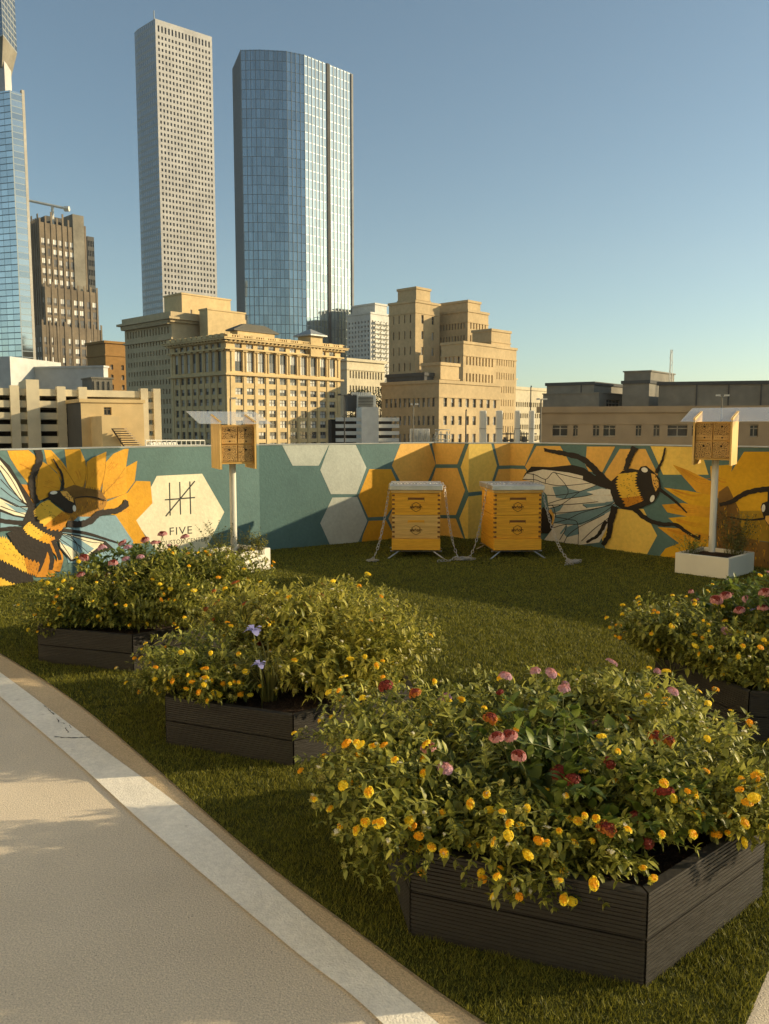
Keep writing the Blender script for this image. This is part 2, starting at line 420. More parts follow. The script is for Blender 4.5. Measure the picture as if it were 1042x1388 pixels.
class Mural:
    """flat painted shapes drawn in (s, z) on the wall; later shapes lie over earlier ones"""
    def __init__(s, name, base=0.0012): s.name, s.v, s.f, s.m, s.layer, s.base, s.same = name, [], [], [], 0, base, False
    def _add(s, tris, col):
        """tris: list of triangles in (s,z); cut them at the folds of the wall"""
        if not s.same: s.layer += 1
        d = s.base + 0.00009 * s.layer
        bm = bmesh.new()
        for t in tris:
            try: bm.faces.new([bm.verts.new((p[0], p[1], 0)) for p in t])
            except ValueError: pass
        lo = min(v.co.x for v in bm.verts); hi = max(v.co.x for v in bm.verts)
        for w in WS:
            if lo < w < hi:
                bmesh.ops.bisect_plane(bm, geom=bm.verts[:] + bm.edges[:] + bm.faces[:], plane_co=(w, 0, 0), plane_no=(1, 0, 0))
        for f in bm.faces:
            cs = [v.co for v in f.verts]
            if f.normal.z < 0: cs = cs[::-1]
            mid = sum(c.x for c in cs) / len(cs); i = max(k for k in range(len(WP) - 1) if WS[k] <= mid)
            n = len(s.v)
            for c in cs:
                x = min(max(c.x, WS[i] + 1e-6), WS[i + 1] - 1e-6)
                s.v.append(wpt(x, min(max(c.y, 0.0), WALL_H - 0.001), d))
            s.f.append(tuple(range(n, n + len(cs)))); s.m.append(PN.index(col))
        bm.free()
    def poly(s, pts, col, px=True):
        q = [to_wall(*p) for p in pts] if px else pts
        tris = [[q[i] for i in t] for t in tessellate_polygon([[Vector((a, b, 0)) for a, b in q]])]
        s._add(tris, col)
    def stroke(s, pts, w, col, w2=None, smooth=True, thorn=0.0):
        """w in photo pixels"""
        P = [Vector(p) for p in pts]
        if smooth and len(P) > 2: P = resample(P, 6)
        rg = random.Random(len(s.v)); N = len(P); quads = []; prev = None
        for i, p in enumerate(P):
            d = (P[min(i + 1, N - 1)] - P[max(i - 1, 0)]); d = d.normalized() if d.length > 1e-9 else Vector((1, 0)); q = Vector((-d.y, d.x))
            ww = (w + ((w2 if w2 is not None else w) - w) * i / max(N - 1, 1)) / 2
            j1, j2 = 1 + rg.uniform(-thorn, thorn), 1 + rg.uniform(-thorn, thorn)
            a, b = to_wall(*(p + q * ww * j1)), to_wall(*(p - q * ww * j2))
            if prev: quads += [[prev[0], prev[1], b], [prev[0], b, a]]
            prev = (a, b)
        s._add(quads, col)
    def fur(s, left, right, cols, teeth, amp, ticks=0, seed=1):
        """band between two polylines (same length), toothed on both edges"""
        rg = random.Random(seed); Lf, Rt = resample([Vector(p) for p in left], 8), resample([Vector(p) for p in right], 8)
        def edge(E, other, sgn):
            out = []; n = len(E); 
            for k in range(teeth * 2 + 1):
                t = k / (teeth * 2) * (n - 1); i = min(int(t), n - 2); p = E[i] + (E[i + 1] - E[i]) * (t - i)
                io = min(int(t / (n - 1) * (len(other) - 1)), len(other) - 1)
                d = (p - other[io]).normalized()
                out.append(p + d * amp * ((1 if k % 2 else -0.6) + rg.uniform(-.3, .3)))
            return out
        a, b = edge(Lf, Rt, 1), edge(Rt, Lf, 1); n = len(a); split = int(n * cols[2]) if len(cols) > 2 else n
        for k0, k1, c in ((0, split, cols[0]), (split - 1, n, cols[1] if len(cols) > 1 else cols[0])):
            tr = []
            for k in range(k0, min(k1, n) - 1):
                A, B, C, D = [to_wall(*p) for p in (a[k], a[k + 1], b[k + 1], b[k])]
                tr += [[A, B, C], [A, C, D]]
            if tr: s._add(tr, c)
        s.layer += 1; s.same = True
        for k in range(ticks):
            i = rg.randrange(len(Lf)); j = min(i, len(Rt) - 1); t = rg.uniform(.15, .85); p = Lf[i] + (Rt[j] - Lf[i]) * t
            d = (Rt[j] - Lf[i]).normalized()
            s.stroke([p, p + d * 1.6], 0.6, 'black', smooth=False)
        s.same = False
    def ellipse(s, c, rx, ry, col, rot=0.0):
        s.poly([(c[0] + rx * math.cos(t) * math.cos(rot) - ry * math.sin(t) * math.sin(rot), c[1] + rx * math.cos(t) * math.sin(rot) + ry * math.sin(t) * math.cos(rot)) for t in [2 * math.pi * i / 20 for i in range(20)]], col)
    def build(s):
        me = bpy.data.meshes.new(s.name); me.from_pydata(s.v, [], s.f)
        for k in PN: me.materials.append(PT[k])
        me.polygons.foreach_set('material_index', s.m)
        return link(s.name, me, wall)
def T(ox, oy, sc):
    return lambda *pts: [(ox + x / sc, oy + y / sc) for x, y in pts]
A_, B_, C_, D_, H_ = T(0, 590, 5.21), T(480, 590, 5.789), T(640, 590, 5.789), T(800, 590, 4.306), T(350, 580, 2.541)

# --- left sunflower
mu = Mural('painted_sunflower')
pet = [([(50, 100), (200, 102), (255, 150), (255, 330), (205, 350), (120, 240), (70, 160)], 'amber'), ([(140, 345), (205, 350), (250, 500), (190, 430)], 'orange'),
       ([(310, 100), (360, 105), (440, 190), (520, 310), (535, 355), (460, 385), (400, 260), (330, 200)], 'amber'),
       ([(250, 340), (290, 180), (340, 210), (410, 280), (430, 340), (420, 390), (330, 440), (270, 465), (250, 420)], 'amber'),
       ([(455, 97), (565, 97), (600, 180), (612, 260), (590, 380), (530, 355), (470, 230)], 'amber'),
       ([(750, 185), (800, 130), (880, 95), (907, 95), (888, 230), (800, 290), (720, 400), (730, 260)], 'amber'),
       ([(610, 190), (650, 160), (750, 115), (745, 260), (705, 390), (600, 380)], 'amber'),
       ([(886, 225), (968, 180), (950, 325), (885, 415), (730, 455), (718, 390), (770, 300), (820, 260)], 'amber'),
       ([(750, 470), (900, 405), (960, 322), (1060, 325), (1075, 480), (960, 600), (1050, 760), (940, 765), (815, 565), (720, 550)], 'amber')]
for p, c in pet:
    mu.poly(A_(*p), c)
for a, b in (((530, 350), (360, 120)), ((590, 360), (600, 180)), ((600, 370), (612, 190)), ((705, 390), (748, 130)), ((720, 420), (884, 228)), ((250, 420), (252, 160)), ((735, 455), (890, 410))):
    m_ = ((a[0] + b[0]) / 2 + 12, (a[1] + b[1]) / 2)
    mu.stroke(A_(a, m_, b), 1.2, 'edge', 0.4)
rg = random.Random(5)
mu.layer += 1; mu.same = True
for p, c in pet:
    cx = sum(q[0] for q in p) / len(p); cy = sum(q[1] for q in p) / len(p); base = (600, 420)
    for k in range(4):
        ox, oy = rg.uniform(-28, 28), rg.uniform(-28, 28)
        e = (cx + ox, cy + oy); d = Vector((base[0] - e[0], base[1] - e[1])).normalized() * 60
        mu.stroke(A_(e, (e[0] + d.x * .5 + 3, e[1] + d.y * .5), (e[0] + d.x, e[1] + d.y)), 0.9, 'orange', 0.3)
mu.same = False
mu.poly(A_((440, 380), (530, 350), (600, 372), (705, 388), (755, 455), (745, 500), (700, 545), (640, 585), (560, 600), (480, 660), (430, 640), (470, 500)), 'rust')
mu.poly(A_((440, 380), (520, 350), (600, 372), (705, 388), (745, 450), (700, 462), (620, 440), (530, 445), (470, 420)), 'brown')
mu.layer += 1; mu.same = True
for k in range(90):
    x, y = rg.uniform(500, 740), rg.uniform(455, 590)
    if y - 455 > (745 - x) * 1.2: continue
    mu.stroke(A_((x, y), (x + rg.uniform(-6, 6), y + rg.uniform(10, 22))), 0.9, rg.choice(['amber', 'brown', 'brown', 'orange']), 0.3, smooth=False)
mu.layer += 1; mu.same = True
for k in range(24):
    x = rg.uniform(450, 735); mu.stroke(A_((x, 400 + abs(x - 590) * .12), (x + rg.uniform(-10, 10), 355 + abs(x - 590) * .18)), 1.6, 'brown', 0.2, smooth=False)
mu.same = False
mu.poly(A_((550, 575), (650, 575), (815, 565), (940, 750), (850, 900), (480, 900), (430, 680), (480, 640)), 'sky')
mu.build()
# --- left bee
mu = Mural('painted_bee', 0.0075)
mu.poly(A_((0, 535), (190, 590), (115, 645), (0, 665)), 'sky')
mu.stroke(A_((265, 100), (275, 180), (240, 260), (222, 330), (235, 420), (262, 480)), 9.5, 'black', 8, thorn=.22)
mu.poly(A_((-60, 60), (0, 155), (65, 215), (140, 335), (210, 440), (240, 505), (215, 580), (160, 585), (90, 572), (0, 540), (-90, 500)), 'black')
mu.poly(A_((-60, 130), (0, 180), (45, 235), (110, 330), (185, 480), (150, 462), (60, 345), (0, 245), (-60, 200)), 'cream')
mu.poly(A_((-60, 215), (0, 262), (60, 360), (150, 472), (185, 498), (120, 500), (0, 440), (-60, 420)), 'sky')
mu.poly(A_((-60, 430), (0, 448), (110, 505), (195, 510), (205, 545), (170, 575), (100, 562), (0, 520), (-60, 500)), 'cream')
mu.poly(A_((20, 470), (110, 505), (195, 512), (203, 545), (120, 545)), 'sky')
for v in ([(0, 310), (80, 395), (190, 492)], [(0, 370), (90, 440), (200, 500)], [(0, 440), (110, 490), (205, 545)], [(0, 212), (70, 300), (165, 470)], [(0, 500), (80, 530), (180, 560)]):
    mu.stroke(A_(*v), 1.3, 'black', 0.8)
mu.stroke(A_((-20, 598), (60, 612), (190, 622)), 6, 'black', 7, thorn=.15)
mu.stroke(A_((-20, 668), (70, 658), (150, 665)), 4.5, 'black', 7, thorn=.15)
mu.poly(A_((400, 715), (440, 688), (560, 705), (740, 745), (800, 800), (640, 850), (500, 890), (420, 800)), 'black')
mu.poly(A_((410, 715), (450, 697), (560, 716), (730, 755), (690, 790), (620, 845), (500, 876), (425, 790)), 'cream')
mu.poly(A_((412, 700), (470, 702), (560, 735), (660, 800), (610, 840), (560, 830), (490, 790), (425, 760)), 'sky')
for v in ([(410, 725), (500, 790), (560, 860)], [(415, 740), (470, 820), (500, 870)], [(430, 700), (560, 780), (640, 850)], [(470, 700), (620, 750), (720, 760)], [(490, 700), (540, 780), (530, 850)], [(450, 700), (520, 740), (590, 840)]):
    mu.stroke(A_(*v), 1.1, 'black', 0.7)
mu.stroke(A_((440, 668), (600, 690), (740, 730), (850, 765)), 5, 'black', 1.5)
mu.poly(A_((200, 500), (250, 470), (255, 560), (330, 655), (440, 672), (430, 720), (390, 760), (330, 790), (215, 720), (170, 650), (150, 620)), 'black')
mu.poly(A_((45, 690), (160, 640), (230, 700), (335, 770), (318, 880), (275, 915), (200, 880), (110, 800)), 'black')
mu.poly(A_((0, 860), (100, 915), (225, 985), (235, 1030), (185, 1062), (100, 1052), (-40, 1000), (-60, 840)), 'black')
mu.stroke(A_((355, 720), (375, 790), (420, 860), (400, 960)), 10, 'orange', 8)
mu.stroke(A_((330, 770), (352, 860), (352, 940)), 8, 'black', 6, thorn=.12)
mu.stroke(A_((370, 740), (395, 800), (420, 880)), 7, 'black', 5, thorn=.12)
mu.poly(A_((335, 800), (400, 900), (380, 1000), (250, 1000), (320, 860)), 'orange')
mu.stroke(A_((335, 780), (362, 870), (352, 950)), 7, 'black', 6, thorn=.12)
mu.stroke(A_((300, 880), (268, 960)), 5, 'black', 4, smooth=False)
mu.fur(A_((335, 455), (280, 480), (240, 525)), A_((490, 575), (450, 640), (340, 655)), ('yellow',), 1, 0)
mu.fur(A_((240, 525), (250, 570), (330, 655), (430, 672)), A_((335, 455), (400, 520), (440, 545), (490, 572)), ('yellow', 'orange', .62), 11, 2.2, 26)
mu.fur(A_((160, 650), (190, 695), (260, 735), (340, 765)), A_((200, 610), (250, 650), (310, 690), (362, 715)), ('yellow', 'amber', .75), 10, 1.5, 12)
mu.fur(A_((-30, 860), (80, 915), (180, 965), (255, 990)), A_((-20, 720), (50, 735), (150, 850), (278, 905)), ('yellow', 'orange', .72), 15, 2.2, 60)
mu.fur(A_((-30, 1090), (60, 1095), (150, 1075)), A_((-30, 990), (60, 1035), (150, 1064)), ('yellow',), 8, 1.5, 14)
mu.poly(A_((335, 412), (350, 395), (420, 388), (480, 405), (520, 450), (532, 500), (505, 552), (460, 545), (440, 520), (380, 480), (340, 450)), 'black')
mu.stroke(A_((300, 460), (335, 440), (360, 430)), 2, 'black')
mu.stroke(A_((370, 165), (405, 225), (430, 270), (440, 330), (435, 385)), 2.0, 'black', 4.2, thorn=.25)
mu.ellipse(A_((374, 405))[0], 5, 2.3, 'white', -.1); mu.ellipse(A_((520, 515))[0], 2.3, 4.4, 'white', -.1)
mu.poly(A_((420, 396), (465, 393), (510, 440), (516, 476), (480, 458), (440, 425)), 'tan')
mu.layer += 1; mu.same = True
for k in range(14):
    x, y = rg.uniform(440, 500), rg.uniform(405, 455)
    mu.stroke(A_((x, y), (x + 6, y + 7)), 0.7, 'black', smooth=False)
mu.same = False
mu.stroke(A_((470, 625), (560, 628), (640, 600), (690, 555), (760, 540), (830, 528), (880, 490)), 9, 'black', 7, thorn=.15)
mu.poly(A_((875, 450), (900, 465), (905, 500), (880, 520), (850, 530), (860, 490)), 'black')
mu.stroke(A_((520, 445), (580, 432), (660, 437), (742, 460)), 1.2, 'black', 1.6)
mu.build()
# --- sign hexagon
mu = Mural('painted_sign')
E_ = T(180, 630, 4.962)
mu.poly(E_((160, 75), (465, 60), (614, 318), (478, 588), (175, 602), (8, 368)), 'cream')
for a, b in (((245, 120), (250, 342)), ((314, 115), (320, 335)), ((382, 112), (388, 332)), ((214, 236), (417, 220)), ((416, 109), (219, 347))):
    mu.stroke(E_(a, b), 1.75, 'ink', smooth=False)
def wall_text(mu, body, p_left, p_right, cap_px, col, bold=0.0):
    cu = bpy.data.curves.new('t', 'FONT'); cu.body = body; cu.size = 1.0; cu.offset = bold; cu.space_character = 1.12
    o = bpy.data.objects.new('t', cu); COL.objects.link(o)
    bpy.context.view_layer.update()
    me = bpy.data.meshes.new_from_object(o.evaluated_get(bpy.context.evaluated_depsgraph_get()))
    xs = [v.co.x for v in me.vertices]; x0, x1 = min(xs), max(xs); yh = max(v.co.y for v in me.vertices)
    P, Q = Vector(to_wall(*p_left)), Vector(to_wall(*p_right))
    top = Vector(to_wall(p_left[0], p_left[1] - cap_px)); up = (top - P).length
    tris = []
    me.calc_loop_triangles()
    for t in me.loop_triangles:
        tr = []
        for i in t.vertices:
            c = me.vertices[i].co; q = P + (Q - P) * ((c.x - x0) / (x1 - x0)); tr.append((q.x, q.y + up * c.y / yh))
        tris.append(tr)
    mu._add(tris, col)
    bpy.data.objects.remove(o)
wall_text(mu, 'FIVE', E_((247, 474))[0], E_((398, 462))[0], 10.3, 'ink')
wall_text(mu, 'HOUSTON CENTER', E_((165, 545))[0], E_((495, 512))[0], 6.0, 'ink')
mu.build()
# --- honeycomb in the middle
hx = [([(82, 50), (243, 50), (208, 130), (118, 130)], 'pale'), ([(245, 58), (335, 58), (372, 137), (338, 228), (250, 228), (213, 145)], 'pale'), ([(255, 240), (340, 238), (375, 320), (345, 392), (336, 420), (248, 420), (213, 328)], 'pale'),
      ([(382, 142), (457, 142), (495, 228), (440, 305), (378, 308), (345, 235)], 'amber'), ([(490, 40), (588, 40), (610, 125), (575, 205), (500, 205), (460, 130)], 'tan'),
      ([(598, 40), (712, 40), (685, 125), (612, 125)], 'tan'), ([(612, 138), (685, 138), (712, 215), (680, 300), (605, 300), (580, 225)], 'tan'),
      ([(725, 40), (802, 40), (822, 130), (795, 215), (724, 222), (697, 135)], 'lemon'), ([(812, 40), (950, 40), (918, 130), (830, 130)], 'tan'), ([(828, 142), (920, 142), (945, 215), (905, 300), (815, 300), (800, 225)], 'tan'),
      ([(380, 320), (440, 318), (475, 400), (470, 420), (350, 420), (360, 370)], 'amber'), ([(600, 312), (680, 312), (708, 385), (700, 410), (560, 410), (575, 360)], 'tan'), ([(724, 236), (795, 228), (812, 310), (800, 420), (714, 410), (692, 312)], 'lemon'),
      ([(490, 220), (570, 218), (600, 305), (560, 400), (480, 400), (448, 312)], 'tan')]
for p, c in hx:
    mu = Mural('painted_hexagon'); mu.poly(H_(*p), c); mu.build()
# --- right honeycomb
mu = Mural('painted_hexagon'); mu.poly(C_((505, 84), (690, 84), (775, 232), (690, 380), (500, 380), (415, 245)), 'tan'); mu.build()
for p, c in (([(-20, 66), (145, 66), (66, 222), (-10, 210), (-28, 170)], 'tan'), ([(172, 80), (322, 80), (395, 228), (330, 335), (150, 335), (82, 225)], 'tan'), ([(352, 62), (640, 62), (690, 230), (425, 230)], 'lemon'),
             ([(140, 430), (310, 430), (390, 585), (326, 720), (90, 720), (60, 585)], 'lemon')):
    mu = Mural('painted_hexagon'); mu.poly(D_(*p), c); mu.build()
# --- right sunflower
mu = Mural('painted_sunflower')
pr = [([(700, 180), (832, 170), (800, 320), (760, 360), (705, 270)], 'amber'), ([(480, 170), (570, 203), (690, 262), (790, 300), (760, 370), (620, 330), (540, 240)], 'amber'), ([(428, 305), (560, 322), (720, 352), (730, 425), (580, 405), (500, 355)], 'amber'), ([(418, 405), (540, 395), (720, 425), (720, 490), (560, 472), (450, 450)], 'amber'),
      ([(455, 482), (600, 470), (720, 485), (720, 610), (560, 572)], 'amber'), ([(393, 535), (560, 545), (720, 590), (720, 660), (520, 630)], 'amber'), ([(400, 730), (440, 660), (560, 615), (720, 630), (740, 800), (520, 800)], 'orange')]
for i_, (p, c) in enumerate(pr):
    mu.same = False
    mu.poly(D_(*p), c if i_ % 2 else 'gold')
    tip = p[0]; cx = sum(q[0] for q in p) / len(p); cy = sum(q[1] for q in p) / len(p)
    mu.layer += 1; mu.same = True
    for k in range(5):
        o_ = rg.uniform(-30, 30); e = (cx + 70, cy + o_ * .6)
        mu.stroke(D_((tip[0] * .7 + cx * .3, tip[1] * .7 + cy * .3 + o_ * .3), (cx, cy + o_ * .5), e), 0.8, 'orange', 0.2)
mu.same = False
mu.poly(D_((750, 330), (800, 295), (870, 400), (900, 480), (900, 830), (735, 830), (735, 500)), 'brown')
mu.poly(D_((868, 440), (1160, 440), (1160, 640), (890, 600)), 'ochre')
mu.poly(D_((880, 590), (1000, 620), (1160, 640), (1160, 860), (880, 860)), 'brown')
mu.poly(D_((898, 96), (1200, 96), (1200, 440), (872, 440), (790, 265), (832, 200)), 'gold')
mu.layer += 1; mu.same = True
for k in range(170):
    x, y = rg.uniform(740, 1100), rg.uniform(350, 780)
    if x > 860 and y < 450: continue
    mu.stroke(D_((x, y), (x + rg.uniform(-8, 8), y + rg.uniform(8, 26))), 1.3, rg.choice(['amber', 'ochre', 'rust', 'black', 'gold']), 0.3, smooth=False)
mu.same = False
mu.build()
# --- middle bee
mu = Mural('painted_bee', 0.0075)
mu.stroke(C_((570, 115), (650, 130), (745, 148), (870, 185), (960, 268), (1042, 355), (1100, 400)), 4, 'black', 11, thorn=.2)
mu.poly(C_((562, 98), (590, 105), (592, 122), (572, 130)), 'black')
mu.poly(C_((400, 330), (415, 300), (450, 262), (465, 245), (620, 250), (790, 232), (880, 255), (1000, 345), (1120, 390), (1120, 420), (900, 330), (760, 300), (560, 275), (440, 300)), 'black')
mu.poly(C_((395, 345), (430, 298), (555, 268), (760, 292), (1042, 362), (1100, 380), (1165, 420), (1170, 480), (1140, 560), (1042, 760), (1000, 840), (830, 862), (560, 830), (640, 725), (600, 560), (590, 470), (480, 365)), 'wing')
for p in ([(632, 405), (740, 395), (765, 420), (850, 440), (1042, 366), (1120, 400), (900, 478), (720, 500), (660, 488)], [(605, 585), (640, 560), (720, 545), (690, 590), (640, 612)], [(655, 625), (800, 600), (1042, 560), (1160, 520), (1150, 560), (1000, 640), (850, 705), (640, 690), (650, 650)], [(735, 725), (830, 690), (842, 775), (745, 800), (720, 770)], [(868, 540), (1042, 530), (1100, 500), (1150, 480), (1100, 545), (900, 570)], [(690, 770), (740, 702), (750, 715), (700, 775)]):
    mu.poly(C_(*p), 'wblue')
for v in ([(395, 345), (500, 350), (570, 375), (720, 395), (1042, 362)], [(430, 298), (500, 312), (580, 345), (640, 290), (690, 335), (740, 395), (755, 450), (725, 500)], [(480, 300), (485, 365)], [(580, 345), (575, 375)], [(590, 470), (680, 470), (850, 440), (1042, 366)], [(600, 535), (720, 500), (920, 470), (1100, 400)], [(600, 550), (860, 535), (1100, 500), (1150, 440)], [(605, 575), (700, 545), (850, 440)], [(640, 612), (800, 600), (1042, 558), (1160, 500)], [(640, 690), (760, 655), (870, 605), (1100, 545)], [(650, 640), (760, 660), (830, 690), (835, 860)], [(640, 725), (730, 700), (860, 690), (1042, 600), (1160, 500)], [(720, 850), (760, 780), (850, 715), (1042, 620)], [(860, 830), (960, 735), (1080, 640), (1160, 520)], [(690, 820), (735, 740), (740, 700)], [(870, 545), (905, 570)], [(640, 290), (800, 330), (960, 362)], [(660, 640), (640, 560), (600, 545)]):
    mu.stroke(C_(*v), 1.0, 'black', 0.8)
mu.poly(D_((-20, 330), (70, 310), (125, 320), (120, 345), (40, 350)), 'white'); mu.poly(D_((-20, 360), (60, 350), (130, 355), (135, 385), (60, 392)), 'white')
mu.poly(C_((535, 600), (560, 560), (600, 600), (640, 600), (640, 720), (600, 770), (535, 770)), 'black')
mu.stroke(C_((612, 585), (640, 640), (630, 700)), 4, 'tan', 2, thorn=.3)
mu.stroke(D_((265, 68), (240, 115), (222, 160), (210, 205)), 9, 'black', 7, thorn=.18)
mu.stroke(D_((440, 72), (425, 140), (408, 175), (385, 220)), 2.2, 'black', 4.5, thorn=.3)
mu.stroke(D_((408, 315), (480, 370), (525, 410), (565, 452)), 5, 'black', 1.5, thorn=.2)
mu.stroke(D_((258, 428), (335, 490), (420, 518), (500, 522), (570, 568), (640, 605)), 7, 'black', 3.5, thorn=.2)
mu.stroke(D_((640, 580), (636, 610)), 3, 'black', 2, smooth=False)
mu.stroke(D_((148, 415), (122, 500), (112, 580), (75, 640)), 9.5, 'black', 6, thorn=.18)
mu.stroke(D_((95, 500), (50, 580), (-20, 625)), 6, 'black', 3, thorn=.25)
mu.poly(D_((-40, 225), (60, 240), (140, 285), (130, 320), (60, 300), (-40, 262)), 'black')
mu.poly(D_((118, 275), (190, 208), (240, 193), (285, 203), (298, 183), (330, 178), (372, 213), (405, 250), (417, 300), (402, 345), (372, 392), (300, 425), (245, 438), (190, 430), (150, 405), (122, 335)), 'black')
mu.fur(D_((168, 225), (160, 290), (180, 350), (215, 420)), D_((275, 213), (268, 280), (290, 340), (308, 385)), ('yellow', 'orange', .78), 12, 2.2, 50)
mu.ellipse(D_((320, 202))[0], 4.4, 3.3, 'white', .3); mu.ellipse(D_((365, 369))[0], 2.8, 5.0, 'white', .35)
mu.poly(D_((358, 222), (380, 228), (400, 262), (403, 300), (385, 328), (368, 285)), 'tan')
mu.layer += 1; mu.same = True
for k in range(18):
    x, y = rg.uniform(368, 396), rg.uniform(232, 315)
    mu.stroke(D_((x, y), (x + 4, y + 6)), 0.8, 'black', smooth=False)
mu.build()
# --- right bee (cut by the frame)
mu = Mural('painted_bee', 0.0075)
mu.stroke(D_((758, 405), (830, 385), (880, 352), (950, 325), (1042, 316), (1150, 330)), 5, 'black', 8, thorn=.2)
mu.stroke(D_((808, 474), (900, 492), (1000, 488), (1060, 470)), 2, 'black', 3, thorn=.2)
mu.poly(D_((996, 420), (1005, 396), (1035, 385), (1037, 330), (1080, 320), (1180, 360), (1180, 600), (1075, 560), (1030, 515), (1010, 470)), 'black')
mu.ellipse(D_((1012, 425))[0], 2.4, 5.2, 'white', .1)
mu.poly(D_((1025, 470), (1060, 468), (1062, 520), (1040, 520), (1022, 492)), 'tan')
mu.fur(D_((1090, 360), (1085, 430), (1095, 540)), D_((1140, 360), (1140, 430), (1150, 540)), ('yellow',), 8, 1.5, 8)
mu.build()
# ------------------------------------------------------------------ beehives
def wood(name, c, c2, rough=0.55, sx=1.0, sz=14.0, bump=0.15):
    return mat(name, c, rough, 0.1, 2.5, bump=bump, bscale=18, col2=c2, stretch=(sx, sx, sz), spec=0.3, fine=0.12, fscale=9)
M_hive = wood('honey_wood', (0.85, 0.44, 0.035), (0.68, 0.31, 0.02))
M_hive2 = wood('pale_wood', (0.74, 0.48, 0.15), (0.58, 0.34, 0.09))
M_hivedark = wood('end_grain_and_hold_shade', (0.22, 0.095, 0.02), (0.14, 0.055, 0.015))
M_galv = mat('galvanised_lid', (0.72, 0.72, 0.68), 0.32, 0.1, 9.0, metal=0.75, bump=0.05, bscale=40)
M_steel = mat('chain_steel', (0.62, 0.60, 0.55), 0.35, 0.15, 30, metal=0.85)
M_logo = mat('burnt_mark', (0.12, 0.05, 0.015), 0.8)
M_hole = mat('dark_hole', (0.02, 0.012, 0.008), 0.9)
def text_mesh(body, size, m, bold=0.0):
    cu = bpy.data.curves.new('t', 'FONT'); cu.body = body; cu.size = size; cu.align_x = 'CENTER'; cu.extrude = 0.0008; cu.offset = bold
    o = bpy.data.objects.new('t', cu); COL.objects.link(o); bpy.context.view_layer.update()
    me = bpy.data.meshes.new_from_object(o.evaluated_get(bpy.context.evaluated_depsgraph_get()))
    bpy.data.objects.remove(o); me.materials.clear(); me.materials.append(m); return me
def hive(name_label, x, y, rz, pale_lower):
    t = empty('beehive', (x, y, 0.012), rz, name_label, 'beehive', 'wooden beehives on the turf')
    w, dp = 0.246, 0.31        # half width, half depth
    z = 0.085
    mb = MB(); mb.box(-w - 0.004, w + 0.004, -dp - 0.02, dp, z, z + 0.115)
    mb.build('bottom_board', M_hive, t, bevel=0.003)
    z += 0.118
    for k, h in enumerate((0.245, 0.228)):
        mm = M_hive2 if (k == 0 and pale_lower) else M_hive
        mb = MB(); mb.box(-w, w, -dp, dp, z, z + h - 0.004); nf = 5; st = h / nf
        for q in range(nf):
            z0 = z + q * st + 0.008
            for sx in (-1, 1):
                xa, xb = (w - 0.028, w + 0.0025) if sx > 0 else (-w - 0.0025, -w + 0.028)
                mb.box(xa, xb, -dp - 0.0025, -dp + 0.03, z0, z0 + st * 0.5, 1)
        b = mb.build('hive_box', [mm, M_hivedark], t, bevel=0.002)
        # hand hold: flat block, the scooped recess's shade put into its darker colour
        mb = MB(); zh = z + h * 0.70
        mb.box(-0.085, 0.085, -dp - 0.002, -dp + 0.01, zh - 0.024, zh + 0.02)
        mb.build('hand_hold', M_hivedark if not (k == 0 and pale_lower) else M_hive, b, bevel=0.001)
        mb = MB(); mb.frustum([(-0.085, -dp - 0.003), (0.085, -dp - 0.003), (0.085, -dp + 0.0), (-0.085, -dp + 0.0)], zh - 0.026, [(-0.08, -dp - 0.003), (0.08, -dp - 0.003), (0.08, -dp), (-0.08, -dp)], zh - 0.004)
        mb.build('hold_lip', mm, b)
        zc = z + h * 0.36; mb = MB()
        hxp = [Vector((0.05 * math.cos(R(30 + 60 * i)), -dp - 0.002, zc + 0.05 * math.sin(R(30 + 60 * i)))) for i in range(7)]
        mb.tube(hxp, 0.0026, 4, cap=False)
        em = mb.build('emblem', M_logo, b)
        tm = link('lettering', text_mesh('alvéole', 0.045, M_logo, 0.0012), b, (0, -dp - 0.003, zc - 0.013), (math.pi / 2, 0, 0))
        z += h
    # inner rim and telescoping lid
    mb = MB(); mb.box(-w - 0.012, w + 0.012, -dp - 0.012, dp + 0.012, z, z + 0.03)
    mb.build('inner_rim', M_hive2, t)
    mb = MB(); mb.box(-w - 0.026, w + 0.026, -dp - 0.026, dp + 0.026, z + 0.028, z + 0.078)
    lid = mb.build('lid', M_galv, t, bevel=0.004)
    # wire stand: splayed legs and rails
    mb = MB()
    for sy in (-1, 1):
        mb.tube([(-w - 0.02, sy * (dp - 0.02), 0.07), (w + 0.02, sy * (dp - 0.02), 0.07)], 0.008, 6)
    for sx in (-1, 1):
        mb.tube([(sx * (w - 0.02), -dp + 0.02, 0.07), (sx * (w - 0.02), dp - 0.02, 0.07)], 0.008, 6)
    mb.build('stand_frame', M_steel, t)
    for sx in (-1, 1):
        for sy in (-1, 1):
            mb = MB(); mb.tube([(sx * (w - 0.09), sy * (dp - 0.02), 0.085), (sx * (w + 0.055), sy * (dp + 0.05), -0.01)], 0.0075, 6)
            mb.build('leg', M_steel, t)
    return t, z + 0.078
HV = [((gp(565, 758).x + 0.00), 8.289 + 0.31, R(-2), 'beehive with pale unstained lower box, left of the pair on the turf', True), (gp(697, 758).x, 8.289 + 0.31, R(5), 'beehive of honey coloured boxes showing its left side, nearer the winged bee', False)]
hv = []
for x, y, rz, lab, pale in HV:
    t, top = hive(lab, x, y, rz, pale); hv.append((x, y, rz, top))
